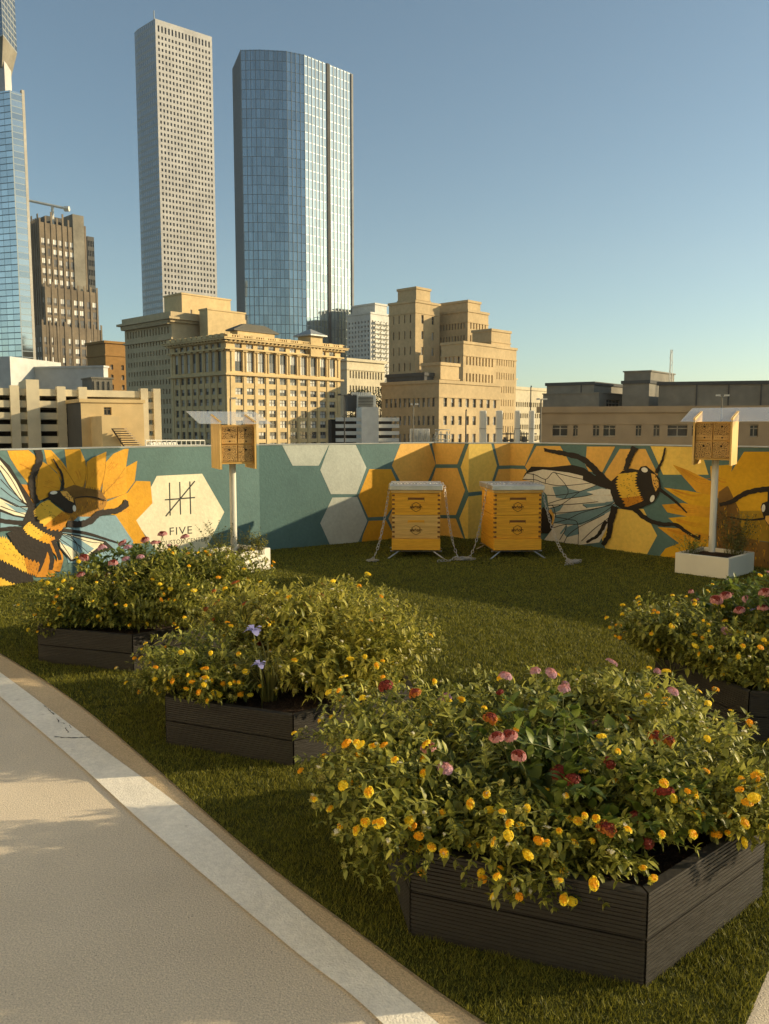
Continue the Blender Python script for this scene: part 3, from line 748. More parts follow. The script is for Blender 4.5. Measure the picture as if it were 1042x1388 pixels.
# chains strapped over the lids
def chain(lab, pts):
    mb = MB(); P = [Vector(p) for p in pts]
    Ls = [0]
    for i in range(1, len(P)): Ls.append(Ls[-1] + (P[i] - P[i - 1]).length)
    pitch = 0.034; n = int(Ls[-1] / pitch); rg = random.Random(len(lab))
    for k in range(n):
        s_ = (k + .5) * pitch; i = max(j for j in range(len(P) - 1) if Ls[j] <= s_); t = (s_ - Ls[i]) / max(Ls[i + 1] - Ls[i], 1e-6)
        c = P[i] + (P[i + 1] - P[i]) * t; d = (P[i + 1] - P[i]).normalized()
        up = Vector((0, 0, 1)) if abs(d.z) < 0.9 else Vector((0, 1, 0)); a = d.cross(up).normalized(); b = d.cross(a)
        w = (a if k % 2 else b) * math.cos(.6) + (b if k % 2 else a) * math.sin(.6) * rg.choice((-1, 1))
        ring = []
        for q in range(9):
            an = 2 * math.pi * q / 8
            ring.append(c + d * 0.024 * math.cos(an) + w * 0.0125 * math.sin(an))
        mb.tube(ring, 0.0027, 5, cap=False)
    o = mb.build('chain', M_steel, None, smooth=True, fixn=False)
    return tag(o, lab, 'chain', 'steel chains over the hives')
def sag(a, b, drop, n=14):
    a, b = Vector(a), Vector(b)
    return [a + (b - a) * (i / n) - Vector((0, 0, min(drop * 4 * (i / n) * (1 - i / n), max(0, (a + (b - a) * (i / n)).z - 0.022)))) for i in range(n + 1)]
def pile(c, r, turns, seed):
    rg = random.Random(seed); out = []
    for i in range(turns * 7):
        a = i * 2 * math.pi / 7 + rg.uniform(-.4, .4); rr = r * rg.uniform(.35, 1)
        out.append(Vector((c[0] + rr * 1.3 * math.cos(a), c[1] + rr * .8 * math.sin(a), 0.022 + 0.018 * rg.random() + i * 0.0007)))
    return out
for (x, y, rz, top), lab, gl, gr, tail in ((hv[0], 'steel chain draped over the lid of the hive with the pale lower box', (503, 764), (624, 762), (590, 764)), (hv[1], 'steel chain draped over the lid of the all honey coloured hive', (634, 762), (776, 766), (766, 769))):
    zt_ = top + 0.022; yy = y - 0.22
    gA, gB = gp(*gl), gp(*gr)
    lx, rx = x - 0.284, x + 0.284
    pts = []
    pts += pile((gA.x, gA.y), 0.05, 2, 1)
    pts += sag((gA.x, gA.y, 0.03), (lx, yy, zt_ - 0.03), 0.15)[0:]
    pts += [Vector((lx + 0.01, yy, zt_)), Vector((rx - 0.01, yy + 0.03, zt_))]
    pts += sag((rx, yy, zt_ - 0.03), (gB.x, gB.y, 0.03), 0.17)
    pts += pile((gB.x, gB.y), 0.06, 3, 2)
    tl = gp(*tail); q0 = pts[-1].copy(); rr_ = random.Random(9)
    pts += [q0.lerp(Vector((tl.x, tl.y, 0.022)), i / 7) + Vector((rr_.uniform(-.02, .02), rr_.uniform(-.035, .035), 0)) for i in range(1, 8)]
    chain(lab, pts)

# ------------------------------------------------------------------ bee hotels in white planters
M_white = mat('white_paint', (0.74, 0.70, 0.58), 0.5, 0.05, 3, bump=0.08, bscale=30)
M_soil = mat('soil', (0.06, 0.035, 0.02), 0.95, 0.35, 30, bump=1.0, bscale=90)
M_pine = wood('pine', (0.70, 0.44, 0.13), (0.58, 0.33, 0.08), sx=1.0, sz=4.0, bump=0.06)
M_pine2 = wood('pine_side', (0.74, 0.50, 0.17), (0.64, 0.40, 0.12), sx=6.0, sz=0.6, bump=0.06)
M_block = wood('drilled_block', (0.56, 0.34, 0.11), (0.48, 0.27, 0.08), sx=1, sz=2)
M_plexi = bpy.data.materials.new('clear_sheet'); M_plexi.use_nodes = True
_b = M_plexi.node_tree.nodes['Principled BSDF']
_b.inputs['Base Color'].default_value = (0.80, 0.84, 0.86, 1); _b.inputs['Roughness'].default_value = 0.12; _b.inputs['Alpha'].default_value = 0.30; _b.inputs['Specular IOR Level'].default_value = 0.9
def bee_hotel(x, y, rz, lab, z0, z1, roof):
    t = empty('bee_hotel', (x, y, 0), rz, lab, 'bee house', 'bee hotels on white posts')
    hw, dp = 0.150, 0.13
    mb = MB(); mb.tube([(0, dp * .4, 0.2), (0, dp * .4, z0 + 0.05)], 0.030, 20)
    mb.build('post', M_white, t, smooth=False)
    mb = MB(); mb.box(-hw, hw, -dp + 0.02, dp, z0 + 0.04, z1)
    mb.box(-hw - 0.001, hw + 0.001, -dp + 0.004, -dp + 0.02, z0 + 0.04, z0 + 0.055); 
    mb.build('case', M_pine, t, bevel=0.002)
    for sx in (-1, 1):
        mb = MB(); xa, xb = sorted((sx * (hw + 0.0015), sx * (hw + 0.017)))
        poly = [(-dp - 0.03, z0 - 0.005), (dp + 0.03, z0 + 0.0), (dp + 0.03, z1 + 0.10), (-dp - 0.03, z1 + 0.03)]
        n = len(mb.v); mb.v += [(xa, p[0], p[1]) for p in poly] + [(xb, p[0], p[1]) for p in poly]
        mb.f += [(n, n + 1, n + 2, n + 3), (n + 7, n + 6, n + 5, n + 4)] + [(n + i, n + (i + 1) % 4, n + 4 + (i + 1) % 4, n + 4 + i) for i in range(4)]; mb.m += [0] * 6
        mb.build('side_panel', M_pine2, t, bevel=0.0015)
    rg = random.Random(int(x * 100)); H = z1 - z0 - 0.055
    for r in range(2):
        for c in range(2):
            xc = (-1 if c == 0 else 1) * hw * 0.5; zb = z0 + 0.062 + r * H * 0.5; hh = H * 0.5 - 0.02; ww = hw - 0.022
            if r == 1: zb += 0.035; hh -= 0.035
            mb = MB(); mb.box(xc - ww / 2 - 0.006, xc + ww / 2 + 0.006, -dp - 0.002, -dp + 0.03, zb - (0.04 if r == 1 else 0.0), zb + hh)
            def disc(xx, zz, rad, d=0.0035):
                mb.poly([(xx + rad * math.cos(2 * math.pi * i / 8), -dp - d, zz + rad * math.sin(2 * math.pi * i / 8)) for i in range(8)], 1)
            n = 0; pts = []
            for tr in range(900):
                xx, zz = xc + rg.uniform(-ww / 2, ww / 2), zb + rg.uniform(0.004, hh - 0.006); rad = rg.choice((0.0022, 0.003, 0.003, 0.004, 0.005))
                if all((xx - a) ** 2 + (zz - b) ** 2 > (rad + q + 0.0022) ** 2 for a, b, q in pts): pts.append((xx, zz, rad)); disc(xx, zz, rad)
            disc(xc, zb + hh * 0.72, 0.010, 0.004)
            if r == 1:
                disc(xc + 0.004, zb - 0.02, 0.0075, 0.004)
                for k in range(7): disc(xc - ww * .4 + k * ww * .13, zb - 0.018, 0.0022)
            mb.build('nest_block', [M_block, M_hole], t, fixn=False)
    # clear sheet roof tilted up to the back
    (xl, xr, yf, yb, zf, zb_) = roof
    mb = MB(); th = 0.004
    sheet_ = [(xl, yf, zf), (xr, yf, zf), (xr, yb, zb_), (xl, yb, zb_)]
    n = len(mb.v); mb.v += sheet_ + [(a, b, c + th) for a, b, c in sheet_]
    mb.f += [(n + 3, n + 2, n + 1, n), (n + 4, n + 5, n + 6, n + 7)] + [(n + i, n + (i + 1) % 4, n + 4 + (i + 1) % 4, n + 4 + i) for i in range(4)]; mb.m += [0] * 6
    mb.build('roof_sheet', M_plexi, t)
    return t
def white_planter(x, y, rz, lx, ly, h, lab):
    t = empty('white_planter', (x, y, 0.012), rz, lab, 'planter', 'white planters under the bee hotels')
    th = 0.035; a, b = lx / 2, ly / 2
    mb = MB()
    mb.box(-a, a, -b, -b + th, 0, h); mb.box(-a, a, b - th, b, 0, h); mb.box(-a, -a + th, -b + th, b - th, 0, h - 0.0005); mb.box(a - th, a, -b + th, b - th, 0, h - 0.0005)
    mb.build('box', M_white, t, bevel=0.005)
    mb = MB(); mb.box(-a + th, a - th, -b + th, b - th, 0.02, h - 0.035); mb.build('soil', M_soil, t)
    return t
# right planter from its three ground corners; left one mirrors its size
Pr0, Pr1 = gp(914, 778), gp(988, 788)
dr = (Pr1 - Pr0).normalized(); rzr = math.atan2(dr.y, dr.x)
LWP, LDP = 0.50, 0.56
cr = Pr0 + dr * LWP / 2 + Vector((-dr.y, dr.x)) * LDP / 2
PHR = 0.19
white_planter(cr.x, cr.y, rzr, LWP, LDP, PHR, 'white planter box on the turf in front of the right sunflower')
Pl1 = gp(367, 773); dl = (gp(367, 773) - gp(301, 787)).normalized(); rzl = math.atan2(dl.y, dl.x)
cl = Pl1 - dl * 0.72 / 2 + Vector((-dl.y, dl.x)) * 0.42 / 2
white_planter(cl.x, cl.y, rzl, 0.72, 0.42, 0.205, 'cream lit planter box beside the hexagon sign, half hidden by flowers')
pL, pR = at(317, 632, cl.y), at(968, 632, cr.y)
bee_hotel(pL.x, cl.y, R(26), 'honey coloured bee house on a post before the plain teal wall', 0.985, 1.375, (-0.36, 0.30, -0.21, 0.30, 1.385, 1.50))
bee_hotel(pR.x, cr.y, R(-32), 'bee house with bright right side panel before the right sunflower', 1.02, 1.405, (-0.27, 0.60, -0.20, 0.30, 1.405, 1.535))

# ------------------------------------------------------------------ foliage
class Plant:
    """leaves and stems gathered as numpy-friendly lists, leaf by leaf"""
    def __init__(s, seed): s.rg = random.Random(seed); s.lv, s.lf = [], []; s.st = MB(); s.tips = []
    def leaf(s, p, d, up, L, w, fold=0.35, droop=0.25):
        d = d.normalized(); a = d.cross(up)
        if a.length < 1e-4: a = d.cross(Vector((1, 0, 0)))
        a.normalize(); n = a.cross(d)
        def pt(t, sd, lift): return tuple(p + d * (L * t) + a * (w * sd) + n * (w * abs(sd) * fold - L * droop * t * t) )
        b = len(s.lv)
        s.lv += [pt(0, 0, 0), pt(.28, -.85, 0), pt(.28, .85, 0), pt(.32, 0, 0), pt(.62, -.72, 0), pt(.62, .72, 0), pt(.66, 0, 0), pt(1, 0, 0)]
        s.lf += [(b, b + 3, b + 1), (b, b + 2, b + 3), (b + 1, b + 3, b + 6, b + 4), (b + 3, b + 2, b + 5, b + 6), (b + 4, b + 6, b + 7), (b + 6, b + 5, b + 7)]
    def blade(s, pts, w):
        b = len(s.lv); N = len(pts)
        for i, p in enumerate(pts):
            d = (pts[min(i + 1, N - 1)] - pts[max(i - 1, 0)]).normalized(); a = d.cross(Vector((0, 0, 1)))
            a = a.normalized() if a.length > 1e-3 else Vector((1, 0, 0)); ww = w * (1 - (i / (N - 1)) ** 2) + 0.0004
            s.lv += [tuple(p - a * ww), tuple(p + a * ww)]
        for i in range(N - 1): s.lf.append((b + 2 * i, b + 2 * i + 1, b + 2 * i + 3, b + 2 * i + 2))
    def stem(s, p0, p1, p2, L, w, t0=0.35, step=0.022, r=0.0022, whorl=2, lean=0.5, tip=True):
        rg = s.rg; ln = (p1 - p0).length + (p2 - p1).length; n = 7
        B = lambda t: p0 * (1 - t) ** 2 + p1 * 2 * t * (1 - t) + p2 * t * t
        s.st.tube([B(i / n) for i in range(n + 1)], r, 4, r1=r * 0.45, cap=False)
        k = max(2, int(ln * (1 - t0) / step)); ang = rg.uniform(0, 6)
        for i in range(k + 1):
            t = t0 + (1 - t0) * i / k; p = B(t); d = (B(min(1, t + .03)) - B(t - .03)).normalized()
            a = d.cross(Vector((0, 0, 1)) if abs(d.z) < .9 else Vector((1, 0, 0))).normalized(); b = d.cross(a)
            ang += math.pi / 2 + rg.uniform(-.4, .4); sc = rg.choice((.45, .7, .9, 1.0, 1.1, 1.35)) * rg.uniform(.85, 1.15) * (1.0 if t < .85 else .7)
            for q in range(whorl):
                an = ang + 2 * math.pi * q / whorl
                o = a * math.cos(an) + b * math.sin(an)
                dv = (o + d * lean + Vector((rg.uniform(-.2, .2), rg.uniform(-.2, .2), rg.uniform(-.1, .35))))
                s.leaf(p, dv, Vector((0, 0, 1)) + o * .2, L * sc, w * sc, rg.uniform(.1, .5), rg.uniform(.05, .4))
        d = (p2 - p1).normalized(); s.tips.append((p2, d))
        if tip:
            for q in range(4): 
                o = Vector((rg.uniform(-1, 1), rg.uniform(-1, 1), rg.uniform(-.2, 1)))
                s.leaf(p2, o + d * .8, Vector((0, 0, 1)), L * .5, w * .45)
    def mesh(s, name, m):
        me = bpy.data.meshes.new(name); me.from_pydata(s.lv, [], s.lf); me.materials.append(m)
        me.polygons.foreach_set('use_smooth', [True] * len(s.lf)); me.update(); return me
LEAF = dict(lantana=leafmat('lantana_leaf', (0.08, 0.10, 0.010), (0.50, 0.48, 0.09)), olive=leafmat('olive_leaf', (0.16, 0.17, 0.016), (0.62, 0.55, 0.10)),
            penta=leafmat('penta_leaf', (0.05, 0.085, 0.012), (0.20, 0.25, 0.04)), grass=leafmat('long_grass', (0.16, 0.17, 0.03), (0.32, 0.29, 0.09)), sage=leafmat('sage_leaf', (0.08, 0.10, 0.035), (0.2, 0.2, 0.07)))
M_stem = mat('green_stem', (0.14, 0.15, 0.03), 0.6, 0.2, 10)
M_bark = mat('woody_stem', (0.12, 0.075, 0.03), 0.8, 0.2, 10)
def petalmat(name, c1, c2): return leafmat(name, c1, c2, 0.5, 0.25, 0.2)
PET = dict(yellow=petalmat('yellow_petal', (0.90, 0.60, 0.012), (0.97, 0.80, 0.06)), orange=petalmat('orange_petal', (0.88, 0.36, 0.01), (0.92, 0.52, 0.015)), pink=petalmat('pink_petal', (0.50, 0.20, 0.19), (0.70, 0.36, 0.33)),
           red=petalmat('red_petal', (0.17, 0.025, 0.015), (0.30, 0.05, 0.03)), lilac=petalmat('lilac_petal', (0.50, 0.26, 0.34), (0.68, 0.42, 0.46)), rust=petalmat('rust_petal', (0.4, 0.11, 0.02), (0.55, 0.2, 0.03)),
           blue=petalmat('blue_petal', (0.25, 0.24, 0.5), (0.4, 0.4, 0.68)), bud=petalmat('bud', (0.30, 0.28, 0.06), (0.45, 0.40, 0.12)), white=petalmat('white_petal', (0.6, 0.55, 0.4), (0.75, 0.7, 0.5)))
def cluster(name, R_, n, petals, mo, mi, dome, seed, fr=0.0065):
    """an umbel: small petalled florets over a dome"""
    rg = random.Random(seed); mb = MB()
    for k in range(n):
        f = (k + .5) / n; th = math.acos(1 - f * (1 - math.cos(dome))); ph = k * 2.39996 + rg.uniform(-.2, .2)
        d = Vector((math.sin(th) * math.cos(ph), math.sin(th) * math.sin(ph), math.cos(th))); c = Vector((d.x * R_, d.y * R_, d.z * R_ * .75 - R_ * .35)) * rg.uniform(.82, 1.14)
        a = d.cross(Vector((.3, .2, 1))).normalized(); b = d.cross(a); mi_ = 1 if f < .3 else 0; r = fr * rg.uniform(.8, 1.15); o0 = rg.uniform(0, 6)
        for p in range(petals):
            an = o0 + 2 * math.pi * p / petals; u = a * math.cos(an) + b * math.sin(an); v = b * math.cos(an) - a * math.sin(an)
            mb.poly([c, c + u * r * .6 - v * r * .5 + d * r * .2, c + u * r * 1.1 + d * r * .05, c + u * r * .6 + v * r * .5 + d * r * .2], mi_)
    rc = R_ * .74
    for a in range(8):
        for t in range(3):
            t0, t1 = dome * t / 3, dome * (t + 1) / 3; p0, p1 = a * math.pi / 4, (a + 1) * math.pi / 4
            P = lambda th, ph: (math.sin(th) * math.cos(ph) * rc, math.sin(th) * math.sin(ph) * rc, math.cos(th) * rc * .75 - R_ * .37)
            mb.poly([P(t0, p0), P(t1, p0), P(t1, p1), P(t0, p1)] if t else [P(t0, p0), P(t1, p0), P(t1, p1)], 0)
    mb.tube([(0, 0, -R_ * 1.6), (0, 0, -R_ * .3)], 0.0015, 4, 2, cap=False)
    return mb.mesh(name, [PET[mo], PET[mi], M_stem], fixn=False)
FL = dict(yellow=[cluster('flower', .0118, 20, 4, 'yellow', 'orange', 1.5, 1, .0058), cluster('flower', .0132, 24, 4, 'yellow', 'yellow', 1.65, 2, .0058), cluster('flower', .0095, 12, 4, 'yellow', 'orange', 1.4, 3, .0056)],
          orange=[cluster('flower', .0112, 14, 4, 'orange', 'orange', 1.5, 4)], pink=[cluster('flower', .021, 60, 5, 'pink', 'red', 1.45, 5, .0058), cluster('flower', .0175, 44, 5, 'pink', 'lilac', 1.4, 6, .0056)],
          red=[cluster('flower', .020, 50, 5, 'red', 'red', 1.5, 7, .0055)], lilac=[cluster('flower', .019, 50, 5, 'lilac', 'pink', 1.4, 8, .0056)], rust=[cluster('flower', .019, 40, 5, 'rust', 'red', 1.5, 9, .0052)],
          bud=[cluster('bud', .0095, 9, 4, 'bud', 'bud', 1.9, 10, .0055), cluster('bud', .0075, 7, 4, 'bud', 'white', 1.7, 11, .005)], white=[cluster('flower', .013, 10, 5, 'white', 'bud', 1.4, 12, .006)])
def add_flowers(root, tips, kinds, n, rg, zmin=-9, name='flower', spread=.25):
    tips = [t for t in tips if t[0].z > zmin]; rg.shuffle(tips)
    for i in range(min(n, len(tips))):
        p, d = tips[i]; k = rg.choice(kinds); me = rg.choice(FL[k])
        up = (d * .5 + Vector((rg.uniform(-spread, spread), rg.uniform(-spread, spread) - .15, .9))).normalized()
        o = link('seed_bud' if k == 'bud' else 'flower', me, root, p + up * 0.018)
        o.rotation_euler = up.to_track_quat('Z', 'Y').to_euler(); o.scale = [rg.choice((.6, .75, .85, .95, 1.1)) * q for q in (rg.uniform(.85, 1.2), rg.uniform(.85, 1.2), rg.uniform(.7, 1.1))]
def bush(lab, cat, group, base, spread, targets, seed, leafm, L, w, nst, flowers, nfl, nbud=0, step=.022, t0=.35, whorl=2, stemm=None, jitter=.07, lift=.3, lean=.5, name='flowering_shrub', r=.0022):
    """targets: list of (centre xyz, radius xyz) the stem tips fill; base xy, spread"""
    pl = Plant(seed); rg = pl.rg; bz = base[2]
    root = empty(name, (base[0], base[1], bz), 0, lab, cat, group); O = Vector((base[0], base[1], bz))
    for k in range(nst):
        c, rad = rg.choice(targets)
        while True:
            q = Vector((rg.uniform(-1, 1), rg.uniform(-1, 1), rg.uniform(-1, 1)))
            if q.length <= 1: break
        q = q.normalized() * (q.length ** .45)
        p2 = Vector((c[0] + q.x * rad[0], c[1] + q.y * rad[1], c[2] + q.z * rad[2])) - O
        p0 = Vector((rg.uniform(-spread, spread), rg.uniform(-spread, spread), -.01))
        h = Vector((p2.x - p0.x, p2.y - p0.y, 0))
        p1 = p0 + h * rg.uniform(.3, .6) + Vector((rg.uniform(-jitter, jitter), rg.uniform(-jitter, jitter), max(p2.z, .08) * .75 + lift * rg.uniform(.3, 1) * (h.length * .6)))
        pl.stem(p0, p1, p2, L, w, t0, step, r, whorl, lean)
    link('foliage', pl.mesh('foliage', LEAF[leafm]), root)
    pl.st.build('stems', stemm or M_stem, root, smooth=True, fixn=False)
    tips = list(pl.tips)
    add_flowers(root, tips, flowers, nfl, rg)
    if nbud: add_flowers(root, tips[nfl:], ['bud'], nbud, rg)
    return root

# ------------------------------------------------------------------ dark timber hexagon planters
M_dark = mat('dark_timber', (0.040, 0.037, 0.031), 0.55, 0.15, 1.2, bump=0.2, bscale=30, col2=(0.026, 0.022, 0.017), stretch=(1, 1, 6), spec=0.35, fine=0.15, fscale=40)
M_inner = mat('planter_inside', (0.03, 0.022, 0.015), 0.9)
def hex_planter(lab, A, B, h):
    """A, B: ground ends of the edge that faces the camera"""
    A, B = Vector(A), Vector(B); d = (B - A); s = d.length; d.normalize(); n = Vector((-d.y, d.x))
    c = (A + B) / 2 + n * s * math.sqrt(3) / 2; rz = math.atan2(d.y, d.x)
    t = empty('hexagon_planter', (c.x, c.y, 0.012), rz, lab, 'planter', 'dark timber hexagon planters along the turf edge')
    ap = s * math.sqrt(3) / 2
    for k in range(6):
        for row in range(2):
            z0 = row * h / 2; z1 = z0 + h / 2 - 0.005; g = 11
            prof = [(-0.028, z0), (0, z0)]
            for q in range(g):
                za = z0 + (z1 - z0) * (q + .15) / g; zb = z0 + (z1 - z0) * (q + .55) / g
                prof += [(0.0, za), (-0.0025, za + 0.0006), (-0.0025, zb - 0.0006), (0.0, zb)]
            prof += [(0, z1), (-0.028, z1)]
            mb = MB(); e = s / 2 - 0.003; N = len(prof)
            for sx in (-1, 1):
                for (u, z) in prof: mb.v.append((sx * (e + (u if u > -.01 else u * 0.577) * 1.0), -(ap + u), z))
            mb.f.append(tuple(range(N - 1, -1, -1))); mb.m.append(0); mb.f.append(tuple(range(N, 2 * N))); mb.m.append(0)
            for i in range(N):
                j = (i + 1) % N; mb.f.append((i, j, N + j, N + i)); mb.m.append(0)
            mb.build('board', M_dark, t, rot=(0, 0, k * math.pi / 3))
    pin = [((s - .05) * math.cos(k * math.pi / 3), (s - .05) * math.sin(k * math.pi / 3)) for k in range(6)]
    mb = MB(); mb.prism(pin, 0.02, h * .78); mb.build('soil', M_soil, t)
    pin = [((s - .034) * math.cos(k * math.pi / 3), (s - .034) * math.sin(k * math.pi / 3)) for k in range(6)]
    mb = MB()
    for k in range(6):
        a, b = pin[k], pin[(k + 1) % 6]; mb.quad((a[0], a[1], 0), (b[0], b[1], 0), (b[0], b[1], h - .012), (a[0], a[1], h - .012))
    mb.build('liner', M_inner, t, fixn=False)
    return c, rz, s
PL = {}
PL['near'] = hex_planter('dark timber hexagon planter nearest the camera at the bottom right, brimming with flowers', gp(555, 1273), gp(874, 1346), 0.245)
PL['mid'] = hex_planter('dark timber hexagon planter with purple iris and long grass, second along the painted line', gp(225, 1012), gp(398, 1043), 0.212)
PL['left'] = hex_planter('dark timber hexagon planter farthest left, below the painted sign', gp(52, 900), gp(181, 914), 0.21)
a_ = gp(1012, 1008); PL['right'] = hex_planter('dark timber hexagon planter cut by the right edge of the frame', a_, a_ + Vector((0.594, -0.095)), 0.22)

G1 = 'flowering shrubs in the nearest planter'
bush('yellow flowered lantana spilling over the left corner of the nearest planter', 'shrub', G1, (.22, 2.3, .20), .12, [((.10, 2.25, .36), (.34, .42, .19)), ((-.02, 2.10, .36), (.19, .2, .13)), ((.0, 1.98, .29), (.14, .12, .10)), ((.28, 1.97, .30), (.25, .13, .10)), ((-.06, 2.40, .40), (.22, .3, .13)), ((.0, 2.52, .45), (.22, .2, .12))], 11, 'lantana', 0.0310, 0.0082, 375, ['yellow'] * 8 + ['orange'], 100, 60)
bush('yellow flowered lantana on the right of the nearest planter, leaning over its right edge', 'shrub', G1, (.88, 2.35, .20), .12, [((.95, 2.40, .36), (.30, .42, .17)), ((1.0, 2.12, .31), (.16, .14, .09)), ((.88, 2.70, .37), (.32, .3, .13))], 12, 'lantana', 0.0318, 0.0082, 312, ['yellow'] * 8 + ['orange'], 86, 46)
PENTA = bush('broad leaved shrub with pink and deep red starry flowers, middle of the nearest planter', 'shrub', G1, (.55, 2.35, .20), .16, [((.50, 2.35, .38), (.28, .36, .16)), ((.62, 2.08, .34), (.26, .18, .10))], 13, 'penta', .054, .018, 120, ['pink', 'red', 'rust', 'red'], 8, 6, step=.04, lean=.35, r=.003)
bush('yellow flowered lantana in the front of the nearest planter, hanging over the front boards', 'shrub', G1, (.55, 2.1, .20), .14, [((.50, 2.02, .32), (.34, .16, .11)), ((.42, 1.88, .27), (.24, .07, .08)), ((.72, 2.2, .38), (.2, .24, .13))], 14, 'lantana', 0.0301, 0.0078, 212, ['yellow'] * 6 + ['orange'], 60, 40)
bush('loose green shrub with lilac pink heads at the back of the nearest planter', 'shrub', G1, (.55, 2.75, .20), .2, [((.45, 2.70, .38), (.40, .26, .15)), ((.85, 2.8, .38), (.3, .22, .12))], 15, 'lantana', 0.0344, 0.0094, 212, ['lilac', 'lilac', 'pink', 'yellow', 'rust'], 22, 34)
def heads(root, lst, sc=1.0):
    rg = random.Random(len(lst))
    for (px, py, D, k) in lst:
        p = at(px, py, D) - root.location; me = FL[k][0]
        up = Vector((rg.uniform(-.3, .3), rg.uniform(-.45, 0), .9)).normalized()
        o = link('flower', me, root, p); o.rotation_euler = up.to_track_quat('Z', 'Y').to_euler(); f = rg.uniform(.85, 1.15) * sc; o.scale = (f, f, f)
        mb = MB(); q = Vector(p); b_ = Vector((q.x * .75, q.y * .75 + .03, q.z - .16)); mb.tube([b_, (b_ + q) / 2 + Vector((0, 0, .02)), q - up * .012], .0019, 5); mb.build('stem', M_stem, root, smooth=True, fixn=False)
heads(PENTA, [(673, 998, 2.12, 'pink'), (690, 996, 2.13, 'pink'), (703, 1023, 2.08, 'pink'), (580, 1012, 2.14, 'pink'), (603, 1040, 2.08, 'lilac'), (877, 1140, 1.96, 'red'), (862, 1106, 2.0, 'red'), (685, 915, 2.62, 'lilac'), (725, 908, 2.66, 'lilac'), (747, 911, 2.62, 'lilac'), (764, 932, 2.55, 'lilac'), (912, 936, 2.5, 'lilac'), (522, 928, 2.45, 'red'), (562, 938, 2.42, 'rust'), (888, 997, 2.25, 'rust'), (906, 1002, 2.24, 'rust'), (775, 1055, 2.06, 'red'), (665, 972, 2.25, 'rust')])
G2 = 'flowering shrubs in the planter with iris'
bush('yellow flowered lantana spilling over the left side of the iris planter', 'shrub', G2, (-.75, 3.6, .17), .14, [((-.82, 3.55, .34), (.30, .38, .15)), ((-.98, 3.5, .28), (.2, .2, .11)), ((-.72, 3.32, .27), (.2, .14, .08))], 21, 'lantana', 0.0327, 0.0082, 300, ['yellow'] * 8 + ['orange'], 74, 40)
bush('tall olive coloured shrub full of pale seed buds, right half of the iris planter', 'shrub', G2, (-.25, 3.75, .17), .2, [((-.22, 3.75, .42), (.42, .44, .21)), ((.05, 3.7, .38), (.26, .36, .16)), ((-.2, 3.35, .32), (.32, .22, .13))], 22, 'olive', 0.0403, 0.0093, 386, ['bud', 'yellow', 'bud', 'orange'], 70, 130)
bush('greyish olive shrub with small seed heads at the back of the iris planter', 'shrub', G2, (-.5, 4.05, .17), .2, [((-.45, 4.0, .42), (.40, .32, .18)), ((-.15, 4.15, .42), (.3, .3, .16)), ((-.76, 4.1, .41), (.28, .3, .16))], 23, 'olive', 0.0425, 0.0097, 206, ['bud', 'yellow', 'rust'], 40, 70)
G3 = 'flowering shrubs in the far left planter'
bush('yellow flowered lantana covering the front of the far left planter', 'shrub', G3, (-1.6, 4.85, .17), .2, [((-1.72, 4.78, .39), (.36, .40, .19)), ((-1.95, 4.62, .31), (.16, .24, .17)), ((-1.4, 4.62, .34), (.3, .26, .14)), ((-1.3, 4.9, .45), (.34, .4, .17)), ((-1.02, 4.5, .34), (.24, .22, .15))], 31, 'lantana', 0.0327, 0.0086, 525, ['yellow'] * 8 + ['orange'], 98, 50)
DUSTY = bush('dark leaved shrub with dusty pink flower heads at the back of the far left planter', 'shrub', G3, (-1.55, 5.15, .17), .25, [((-1.62, 5.12, .49), (.38, .28, .15)), ((-1.28, 5.2, .46), (.25, .25, .14))], 32, 'penta', .055, .018, 130, ['pink', 'lilac', 'pink', 'lilac'], 16, 6, step=.034, lean=.35, r=.003)
bush('yellow flowered lantana reaching toward the cream planter box', 'shrub', G3, (-1.2, 5.2, .17), .2, [((-1.02, 5.1, .43), (.32, .36, .19))], 33, 'lantana', 0.0327, 0.0086, 237, ['yellow', 'yellow', 'bud', 'orange'], 40, 40)
heads(DUSTY, [(220, 723, 5.0, 'pink'), (196, 731, 4.95, 'pink'), (173, 741, 4.9, 'lilac'), (153, 762, 4.75, 'pink'), (109, 778, 4.7, 'pink'), (114, 755, 4.85, 'pink'), (170, 757, 4.8, 'lilac'), (209, 735, 4.9, 'pink'), (250, 727, 5.0, 'pink'), (138, 742, 4.9, 'lilac'), (165, 736, 4.95, 'pink'), (190, 754, 4.8, 'lilac')], 1.25)
G4 = 'flowering shrubs in the right edge planter'
bush('yellow flowered lantana sprawling over the left side of the right edge planter', 'shrub', G4, (1.5, 3.9, .18), .14, [((1.46, 3.95, .37), (.28, .34, .15)), ((1.66, 3.6, .33), (.28, .26, .14)), ((1.3, 4.0, .36), (.18, .2, .10))], 41, 'lantana', 0.0327, 0.0086, 312, ['yellow'] * 8 + ['orange'], 80, 40)
CORAL = bush('shrub topped with coral pink heads at the back of the right edge planter', 'shrub', G4, (1.85, 4.1, .18), .2, [((1.90, 4.1, .46), (.32, .32, .17)), ((2.05, 3.85, .42), (.28, .3, .16))], 42, 'penta', .05, .016, 130, ['pink', 'pink', 'lilac', 'yellow', 'yellow'], 36, 8, step=.032, lean=.4, r=.003)
bush('yellow flowered lantana over the near boards of the right edge planter', 'shrub', G4, (1.75, 3.6, .18), .18, [((1.8, 3.55, .30), (.32, .24, .12)), ((1.95, 3.8, .38), (.3, .3, .12))], 43, 'lantana', 0.0327, 0.0086, 237, ['yellow'] * 5 + ['bud'], 66, 34)

